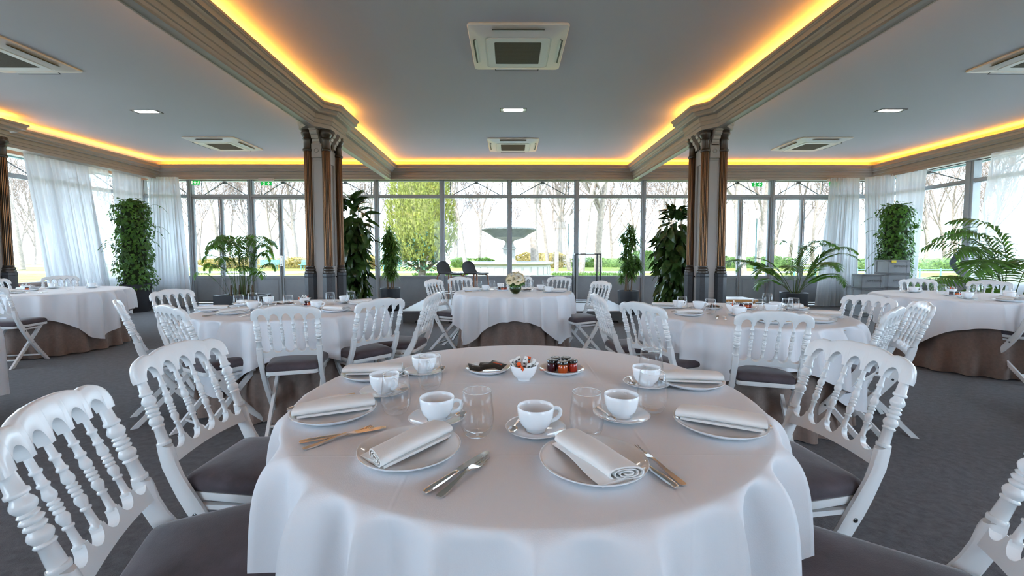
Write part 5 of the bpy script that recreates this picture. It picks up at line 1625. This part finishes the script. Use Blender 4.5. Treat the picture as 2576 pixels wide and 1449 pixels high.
def film():
    m = bpy.data.materials.new('clear_film'); m.use_nodes = True; nt = m.node_tree
    b = nt.nodes['Principled BSDF']; b.inputs['Base Color'].default_value = (0.80, 0.82, 0.86, 1); b.inputs['Roughness'].default_value = 0.12; b.inputs['Alpha'].default_value = 0.20
    return m
M_FILM = film()
lv = ['bottom', 'second', 'third', 'top']
for k in range(3):
    crate(7.08, 8.30, 0.28*k, rad(-6), 'film-wrapped grey crate, %s of the shorter stack' % ('bottom', 'middle', 'top')[k], d=0.15)
for k in range(4):
    crate(7.68, 8.44, 0.28*k, rad(-4), 'film-wrapped grey crate, %s of the taller stack' % lv[k], k == 3, h=0.278)
for k in range(2):
    crate(7.52, 9.00, 0.28*k, rad(5), 'grey crate behind the shorter stack, %s of two' % ('lower', 'upper')[k], k == 1)

# ================================================================ the garden
G0 = -0.12
lw = struct(MB().box(-160, 160, -60, 170, G0-0.2, G0).build('lawn', M_LAWN, None, False), 'sunlit green lawn of the park')
def path_strip(x0, x1, y0, y1, label, nm='garden_path'):
    struct(MB().box(x0, x1, y0, y1, G0-0.1, G0+0.015).build(nm, M_PATH, None, False), label)
path_strip(-160, 160, 31.0, 34.0, 'pale gravel path crossing the lawn')
path_strip(-160, 160, 47, 53, 'second pale gravel path beyond the lawn')
path_strip(-160, 160, 60, 170, 'bright paved ground far beyond the trees')
path_strip(-12.5, 12.5, -9, 13.2, 'paved terrace round the pavilion', 'terrace_pavement')
path_strip(13.5, 17.0, 0, 31, 'pale path outside the right windows')
path_strip(-19, -15.5, -10, 31, 'pale path outside the left windows')

def tree_mesh(seed, H, r0, first, depth=6, nb=2, lean=0.05, spread=0.55):
    rng = random.Random(seed); mb = MB()
    def branch(p, d, L, r, lev):
        n = 4 if lev < 2 else (3 if lev < 4 else 2)
        pts = [p]; rs = [r]
        for k in range(n):
            w = 0.10+0.05*lev
            d = (d+Vector((rng.uniform(-w, w), rng.uniform(-w, w), rng.uniform(-w*0.3, w*0.9)))).normalized()
            p = p+d*(L/n); pts.append(p); rs.append(max(0.011, r*(1-0.55*(k+1)/n)))
        mb.use(M_BARK if lev < 2 else M_TWIG)
        mb.tube(pts, rs, 8 if lev == 0 else (5 if lev < 3 else 3), False)
        if lev >= depth: return
        cnt = nb+(1 if lev < 3 else 0)+(2 if lev == 0 else 0)
        for k in range(cnt):
            t = rng.uniform(first if lev == 0 else 0.25, 1.0); f = t*n; i = min(n-1, int(f))
            b = pts[i].lerp(pts[i+1], f-i)
            a = rng.uniform(0, 2*PI); o = d.orthogonal().normalized(); o = Matrix.Rotation(a, 3, d) @ o
            nd = (d*(1-spread*0.5)+o*spread+Vector((0, 0, 0.22))).normalized()
            branch(b, nd, L*rng.uniform(0.50, 0.68), rs[i]*0.55, lev+1)
        branch(p, d, L*0.6, rs[-1], lev+1)
    branch(Vector((0, 0, 0)), Vector((rng.uniform(-lean, lean), rng.uniform(-lean, lean), 1)).normalized(), H*0.55, r0, 0)
    mb.lathe([(r0*1.7, -0.1), (r0*1.35, 0.1), (r0*1.1, 0.45)], 8, None, False) if False else None
    me = bpy.data.meshes.new('branches'); me.from_pydata(mb.v, [], mb.f)
    for x in mb.mats: me.materials.append(x)
    me.polygons.foreach_set('material_index', mb.mi); me.shade_smooth(); me.update()
    return me
TREES = [tree_mesh(101, 15, 0.26, 0.42), tree_mesh(102, 14, 0.22, 0.35, spread=0.45), tree_mesh(103, 12, 0.17, 0.28), tree_mesh(104, 16, 0.32, 0.30, spread=0.65)]
tl = [(1348, 27, 0), (1378, 41, 1), (1400, 33, 2), (1412, 46, 0), (1432, 37, 1), (1462, 28, 1), (1505, 30, 3), (1542, 47, 2), (1660, 38, 2), (1702, 52, 1), (1868, 24, 3), (1905, 36, 0),
      (1985, 45, 1), (2050, 40, 2), (1015, 50, 0), (1172, 40, 1), (1146, 46, 2), (1205, 52, 1), (905, 47, 2), (748, 44, 0), (728, 54, 1), (690, 43, 2), (622, 57, 1), (560, 50, 0), (505, 54, 2), (62, 38, 1), (92, 52, 2),
      (2330, 40, 2), (2385, 44, 1), (2412, 37, 2), (2290, 48, 0), (2480, 46, 1), (1600, 58, 0), (1120, 60, 1), (810, 62, 2), (1790, 60, 0)]
wh = {0: 'tall', 1: 'slender', 2: 'small spreading', 3: 'thick-trunked'}
rngT = random.Random(9)
side_trees = [(-34, 4, 1), (-30, 10, 0), (-36, 16, 2), (-28, 21, 1), (-40, 26, 0), (-33, -3, 2), (34, 3, 0), (30, 9, 2), (37, 15, 1), (29, 20, 0), (38, 25, 2), (33, -4, 1)]
for k in range(34):
    tl.append((int(20+2500*(k+0.5)/34+rngT.uniform(-25, 25)), rngT.uniform(52, 78), (1, 2, 0, 2)[k % 4]))
order = sorted(range(len(tl)), key=lambda i: tl[i][0])
rank = {i: k+1 for k, i in enumerate(order)}
def nth(k):
    return ['first', 'second', 'third', 'fourth', 'fifth', 'sixth', 'seventh', 'eighth', 'ninth', 'tenth', 'eleventh', 'twelfth', 'thirteenth', 'fourteenth', 'fifteenth', 'sixteenth', 'seventeenth', 'eighteenth', 'nineteenth', 'twentieth', 'twenty-first', 'twenty-second', 'twenty-third', 'twenty-fourth', 'twenty-fifth', 'twenty-sixth', 'twenty-seventh', 'twenty-eighth', 'twenty-ninth', 'thirtieth', 'thirty-first', 'thirty-second', 'thirty-third', 'thirty-fourth', 'thirty-fifth', 'thirty-sixth'][k-1]
for i, (px, Y, k) in enumerate(tl):
    X = (px-1283)/1060*Y
    t = obj('bare_tree', TREES[k], None, (X, Y, G0), (0, 0, rngT.uniform(0, 6)), None)
    s = rngT.uniform(0.9, 1.1); t.scale = (s, s, s)
    r = rank[i]; n = len(tl)
    pos = '%s from the left' % nth(r) if r <= 35 else '%s from the right' % nth(n-r+1)
    tag(t, '%s leafless winter tree in the park, %s' % (wh[k], pos), 'tree', 'leafless park trees')

for i, (X, Y, k) in enumerate(side_trees):
    t = obj('bare_tree', TREES[k], None, (X, Y, G0), (0, 0, i*1.7))
    tag(t, '%s leafless tree standing %s of the pavilion, %s from the garden end' % (wh[k], 'left' if X < 0 else 'right', ('fifth', 'fourth', 'third', 'second', 'first', 'sixth')[i % 6]), 'tree', 'leafless trees beside the pavilion')

def conifer(x, y):
    rng = random.Random(61)
    c = empty('yew_tree', (x, y, G0)); tag(c, 'big rounded yellow-green yew beyond the centre-left window', 'tree')
    MB().tube([(0, 0, 0), (0.1, 0, 0.6), (0.0, 0.1, 1.4), (0, 0, 4)], [0.22, 0.18, 0.15, 0.05], 8).build('trunk', M_BARK, c)
    br = MB()
    for a in (0.4, 2.2, 3.6, 5.2):
        br.tube([(0, 0, 0.3), (0.6*math.cos(a), 0.6*math.sin(a), 0.75), (1.3*math.cos(a), 1.3*math.sin(a), 1.25)], [0.10, 0.08, 0.05], 6)
    br.build('branch', M_BARK, c)
    H = 8.2
    def env(t):
        return 2.25*math.sin(PI*min(1, 0.16+0.84*t))**0.62*(1-0.42*t)+0.05
    core = []
    for k in range(9):
        t = k/8; core.append((max(0.02, env(t)*0.72), 1.0+(H-1.0)*t))
    MB().lathe(core, 18).build('inner_core', L_YEW, c)  # solid core added inside the leaf cards to block light
    m = MB()
    for i in range(11000):
        if True:
            t = rng.random()**0.9; a = rng.uniform(0, 2*PI)
            q = math.sin(9*a+4*math.sin(6*t+a))*math.sin(17*t+3*math.sin(3*a))
            if q < -0.55: continue
            r = env(t)*(0.97+0.11*q)*rng.uniform(0.90, 1.02)
            p = Vector((r*math.cos(a), r*math.sin(a), 1.0+(H-1.0)*min(t, 1.02)+rng.uniform(-.05, .05)))
            d = Vector((math.cos(a)*0.45+rng.uniform(-.3, .3), math.sin(a)*0.45+rng.uniform(-.3, .3), 1)).normalized()
            w = Vector((-math.sin(a)+rng.uniform(-.5, .5), math.cos(a)+rng.uniform(-.5, .5), 0)).normalized()*0.05; L = rng.uniform(0.14, 0.26)
            m.add([p-w, p+w, p+d*L+w*0.3, p+d*L-w*0.3], [(0, 1, 2, 3)])
    o = m.build('foliage', L_YEW, c, False); o['kind'] = 'stuff'
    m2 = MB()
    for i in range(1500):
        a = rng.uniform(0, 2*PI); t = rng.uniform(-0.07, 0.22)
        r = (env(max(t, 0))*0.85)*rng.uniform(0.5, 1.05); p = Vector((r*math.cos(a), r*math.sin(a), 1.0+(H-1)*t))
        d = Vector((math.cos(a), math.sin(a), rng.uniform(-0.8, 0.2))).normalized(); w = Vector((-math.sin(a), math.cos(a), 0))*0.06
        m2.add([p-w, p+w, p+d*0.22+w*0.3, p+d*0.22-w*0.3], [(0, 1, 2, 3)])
    o2 = m2.build('lower_foliage', leaf_mat('yew_shade', (0.05, 0.11, 0.06), 0.7, 0.2, 0.3), c, False); o2['kind'] = 'stuff'  # shade on the yew's underside is put into this blue-green leaf colour
conifer(-5.05, 24.0)

# fountain
fx, fy = -0.05, 25.0
F = empty('park_fountain', (fx, fy, G0)); tag(F, 'stone park fountain with wide raised bowl and round basin', 'fountain')
n8 = 40
bw = MB().lathe([(2.55, 0.0), (2.55, 0.12), (2.42, 0.16), (2.42, 0.74), (2.46, 0.78), (2.62, 0.84), (2.62, 0.93), (2.30, 0.93), (2.28, 0.55), (0.0001, 0.55)], n8)
bw.build('basin_wall', M_BASIN, F, True, 25)
pnl = MB().box(-0.17, 0.17, -0.02, 0.02, 0.24, 0.66).mesh('carved_panel', M_BASIN, False)
for k in range(32):
    a = 2*PI*k/32
    obj('carved_panel', pnl, F, (2.425*math.cos(a), 2.425*math.sin(a), 0), (0, 0, a+PI/2))
MB().lathe([(2.25, 0.80), (0.0001, 0.80)], 32, None, False).build('basin_water', mat('basin_water', (0.30, 0.33, 0.33), 0.08), F)
MB().lathe([(0.62, 0.80), (0.62, 1.00), (0.52, 1.04), (0.50, 1.62), (0.58, 1.68), (0.58, 1.76), (0.42, 1.80)], 4, Matrix.Rotation(PI/4, 4, 'Z')).build('pedestal', M_FOUNT, F, True, 20)
MB().lathe([(0.36, 1.78), (0.30, 1.90), (0.22, 2.05), (0.24, 2.12), (0.38, 2.20), (0.80, 2.30), (0.92, 2.36), (0.95, 2.42)], 28, None, False).build('stem', M_FOUNT, F)
MB().lathe([(0.30, 2.30), (0.95, 2.36), (1.05, 2.46), (1.30, 2.62), (1.50, 2.72), (1.58, 2.78), (1.58, 2.86), (1.50, 2.88), (1.30, 2.76), (0.0001, 2.66)], 40).build('upper_bowl', M_IRON, F, True, 30)
ov = MB().lathe([(0.0001, -0.03), (0.045, -0.02), (0.06, 0.0), (0.045, 0.02), (0.0001, 0.03)], 8, Matrix.Rotation(PI/2, 4, 'X')).mesh('rim_ornament', M_IRON)
for k in range(28):
    a = 2*PI*k/28
    obj('rim_ornament', ov, F, (1.58*math.cos(a), 1.58*math.sin(a), 2.82), (0, 0, a+PI/2))
MB().lathe([(0.10, 2.7), (0.12, 2.9), (0.05, 3.0), (0.07, 3.08), (0.0001, 3.14)], 14).build('finial', M_IRON, F)

def bench(x, y, rz, label):
    b = empty('park_bench', (x, y, G0), rz); tag(b, label, 'bench', 'teal park benches')
    for k in range(4):
        MB().cbox(-0.85, 0.85, -0.22+k*0.12, -0.12+k*0.12, 0.42, 0.455, 0.006).build('seat_slat', M_BENCH, b, False)
    for k in range(3):
        MB().cbox(-0.85, 0.85, 0.24+0.03*k, 0.275+0.03*k, 0.52+k*0.13, 0.63+k*0.13, 0.006).build('back_slat', M_BENCH, b, False)
    for sx in (-0.62, 0.62):
        m = MB(); m.cbox(sx-0.03, sx+0.03, -0.20, -0.14, 0, 0.42, 0.006); m.cbox(sx-0.03, sx+0.03, 0.20, 0.26, 0, 0.50, 0.006)
        m.cbox(sx-0.03, sx+0.03, -0.20, 0.26, 0.37, 0.42, 0.006); m.cbox(sx-0.025, sx+0.025, 0.26, 0.32, 0.45, 0.90, 0.006)
        m.build('leg', M_BENCH, b, False)
bench((678-1283)/1060*38.5, 38.5, rad(8), 'teal park bench beyond the left garden doors, nearer the palm')
bench((778-1283)/1060*38.0, 38.0, rad(-4), 'teal park bench beyond the left garden doors, beside the column')
bench((985-1283)/1060*36.0, 36.0, rad(0), 'teal park bench left of the yew')

def hedge(x, y, w, d, h, label, seed, m=L_HEDGE, n=2600):
    rng = random.Random(seed)
    c = empty('hedge', (x, y, G0)); tag(c, label, 'hedge', 'park hedges and shrubs')
    rings = []
    for z, k in ((0, 0.9), (h*0.3, 1.0), (h*0.75, 0.93), (h, 0.6)):
        rings.append([(w*k*0.95*math.copysign(abs(math.cos(a))**0.5, math.cos(a)), d*k*0.95*math.copysign(abs(math.sin(a))**0.5, math.sin(a)), z*0.96) for a in [2*PI*j/20 for j in range(20)]])
    MB().loft(rings).build('inner_core', m, c)
    q = MB()
    for i in range(n):
        a = rng.uniform(0, 2*PI); z = h*rng.random()**0.7; k = (1.0 if z < h*0.75 else 1.0-(z/h-0.75)*1.5)*(1+0.12*math.sin(a*5+seed)+0.10*math.sin(z*5/h+a*3))
        p = Vector((w*k*math.copysign(abs(math.cos(a))**0.5, math.cos(a)), d*k*math.copysign(abs(math.sin(a))**0.5, math.sin(a)), z))
        dd = Vector((math.cos(a)+rng.uniform(-.6, .6), math.sin(a)+rng.uniform(-.6, .6), rng.uniform(0, 1))).normalized(); ww = dd.orthogonal().normalized()*0.06*max(1, w/4); L = 0.2*max(1, w/5)
        q.add([p-ww, p+ww, p+dd*L], [(0, 1, 2)])
    o = q.build('foliage', m, c, False); o['kind'] = 'stuff'
L_STRAW = leaf_mat('straw_leaf', (0.24, 0.18, 0.07), 0.8, 0.3, 0.35)
hedge(-24.5, 42, 5.5, 0.8, 1.0, 'straw-coloured low hedge beyond the left garden doors', 1, L_STRAW)
hedge((1345-1283)/1060*40+1.0, 44, 2.4, 0.9, 1.6, 'round green shrub right of the fountain', 2, L_STRAW)
hedge((1540-1283)/1060*46, 46, 4.2, 0.8, 1.0, 'clipped dark hedge beyond the centre-right window', 3)
hedge((1680-1283)/1060*34, 36, 2.2, 1.0, 1.7, 'leafy green shrub behind the right rubber plant', 4)
hedge((1890-1283)/1060*42, 43, 4.5, 0.9, 1.2, 'green hedge behind the thick trunk on the right', 5)
hedge((1190-1283)/1060*45, 45, 2.2, 0.8, 1.0, 'low green hedge left of the fountain', 6)
hedge((900-1283)/1060*40, 40, 1.8, 0.9, 1.3, 'yellow-green shrub behind the left rubber plant', 7, L_STRAW)
hedge((2340-1283)/1060*34, 35, 6.0, 0.9, 1.0, 'low mixed hedge beyond the right window', 8)

# flower bed of low plants in front of the fountain path
def bed(x, y, w, seed, label):
    rng = random.Random(seed); m = MB()
    for i in range(700):
        p = Vector((x+rng.uniform(-w, w), y+rng.uniform(-0.5, 0.5), G0)); d = Vector((rng.uniform(-.7, .7), rng.uniform(-.7, .7), 1)).normalized(); ww = d.orthogonal().normalized()*0.06
        m.add([p-ww, p+ww, p+d*rng.uniform(0.12, 0.32)], [(0, 1, 2)])
    o = m.build('flower_bed', L_HEDGE, None, False); o['kind'] = 'stuff'; tag(o, label, 'flower bed')
bed(-3.4, 26.5, 2.6, 1, 'low leafy flower bed between yew and fountain')
bed(5.2, 27.5, 2.4, 2, 'low leafy flower bed right of the fountain')

# lamp posts
for px, Y, lab in ((1430, 40, 'slim green lamp post right of the fountain'), (1902, 34, 'slim green lamp post beyond the right garden door')):
    l = empty('lamp_post', ((px-1283)/1060*Y, Y, G0)); tag(l, lab, 'lamp post', 'park lamp posts')
    MB().lathe([(0.14, 0), (0.14, 0.5), (0.07, 0.6), (0.05, 4.2), (0.07, 4.25)], 10).build('pole', mat('lamp_green', (0.02, 0.05, 0.045), 0.5), l)
    MB().lathe([(0.08, 4.25), (0.20, 4.4), (0.24, 4.65), (0.15, 4.85), (0.0001, 4.95)], 14).build('lantern', M_WHITEPAPER, l)

# street railing outside the right-hand windows
rl = empty('street_railing', (15.2, 18, G0)); tag(rl, 'low green railing beyond the right window', 'railing')
for k in range(9):
    MB().tube([(-3+0.9*k, 0, 0), (-3+0.9*k, 0, 0.75)], 0.03, 8).build('railing_post', M_BENCH, rl)
for z in (0.35, 0.70):
    MB().tube([(-3, 0, z), (4.2, 0, z)], 0.02, 6).build('rail', M_BENCH, rl)

# a passer-by just outside the right-hand window, hands in pockets
def person(x, y, rz):
    J = {'pelvis': (0, 0, 0.95), 'waist': (0, 0, 1.08), 'chest': (0, 0.01, 1.30), 'neck': (0, 0.0, 1.50), 'jaw': (0, 0.025, 1.58), 'head': (0, 0.02, 1.66), 'crown': (0, 0.01, 1.74)}
    R = {'pelvis': (.17, .125), 'waist': (.165, .12), 'chest': (.185, .13), 'neck': (.065, .065), 'jaw': (.068, .080), 'head': (.080, .097), 'crown': (.060, .070)}
    E = [('pelvis', 'waist'), ('waist', 'chest'), ('chest', 'neck'), ('neck', 'jaw'), ('jaw', 'head'), ('head', 'crown')]
    for s, n in ((-1, 'l'), (1, 'r')):
        for k, p, r, par in (('sh', (s*.185, 0, 1.43), .068, 'chest'), ('el', (s*.30, -.07, 1.16), .055, None), ('wr', (s*.235, .07, .97), .045, None), ('hand', (s*.19, .11, .91), .048, None)):
            J[n+k] = p; R[n+k] = (r, r)
        E += [('chest', n+'sh'), (n+'sh', n+'el'), (n+'el', n+'wr'), (n+'wr', n+'hand')]
        for k, p, r in (('hip', (s*.095, 0, .86), (.095, .10)), ('kn', (s*.10, .02, .49), (.066, .07)), ('an', (s*.105, -.01, .09), (.050, .055)), ('toe', (s*.12, .14, .045), (.045, .04))):
            J[n+k] = p; R[n+k] = r
        E += [('pelvis', n+'hip'), (n+'hip', n+'kn'), (n+'kn', n+'an'), (n+'an', n+'toe')]
    names = list(J); me = bpy.data.meshes.new('body')
    me.from_pydata([J[k] for k in names], [(names.index(a), names.index(b)) for a, b in E], [])
    o = bpy.data.objects.new('body', me); COL.objects.link(o)
    sk = o.modifiers.new('skin', 'SKIN'); sb = o.modifiers.new('subsurf', 'SUBSURF'); sb.levels = 2; sb.render_levels = 2
    for v, k in zip(me.skin_vertices[0].data, names):
        v.radius = R[k]; v.use_root = (k == 'pelvis')
    dg = bpy.context.evaluated_depsgraph_get(); dg.update()
    m2 = bpy.data.meshes.new_from_object(o.evaluated_get(dg)); bpy.data.objects.remove(o)
    m2.materials.clear()
    for m in (M_COAT, M_JEANS, M_SKIN, M_POT): m2.materials.append(m)
    for p in m2.polygons:
        c = p.center
        p.material_index = 2 if c.z > 1.50 else (0 if c.z > 0.80 else (1 if c.z > 0.10 else 3))
    m2.shade_smooth()
    root = empty('person', (x, y, G0), rz); tag(root, 'person in a dark coat and red-brimmed cap outside the right window, hands in pockets', 'person')
    obj('body', m2, root)
    MB().lathe([(0.087, 1.685), (0.090, 1.70), (0.088, 1.73), (0.070, 1.765), (0.035, 1.785), (0.0001, 1.79)], 20, Matrix.Translation((0, 0.012, 0))).build('cap', M_COAT, root)
    MB().prism([(-0.06, 0.07), (0.06, 0.07), (0.05, 0.15), (0, 0.17), (-0.05, 0.15)], 'z', 1.685, 1.695).build('cap_brim', mat('red_cap', (0.45, 0.03, 0.03), 0.6), root)
    f = MB(); f.lathe([(0.0001, -0.006), (0.009, 0), (0.0001, 0.006)], 8, Matrix.Translation((-0.030, 0.108, 1.665))); f.lathe([(0.0001, -0.006), (0.009, 0), (0.0001, 0.006)], 8, Matrix.Translation((0.030, 0.108, 1.665)))
    f.build('eyes', M_BLACK, root)
    MB().loft([[(-0.012, 0.108, 1.612), (0.012, 0.108, 1.612), (0, 0.100, 1.606)], [(-0.011, 0.128, 1.622), (0.011, 0.128, 1.622), (0, 0.112, 1.612)], [(-0.005, 0.108, 1.665), (0.005, 0.108, 1.665), (0, 0.10, 1.66)]]).build('nose', M_SKIN, root)
    MB().cbox(-0.024, 0.024, 0.096, 0.106, 1.580, 1.587, 0.002).build('mouth', mat('lip', (0.35, 0.12, 0.10), 0.6), root)
    for s in (-1, 1):
        MB().lathe([(0.0001, -0.030), (0.012, -0.02), (0.016, 0.005), (0.010, 0.025), (0.0001, 0.03)], 8, Matrix.Translation((s*0.082, 0.0, 1.645))).build('ear', M_SKIN, root)
person(9.92, 9.00, rad(150))
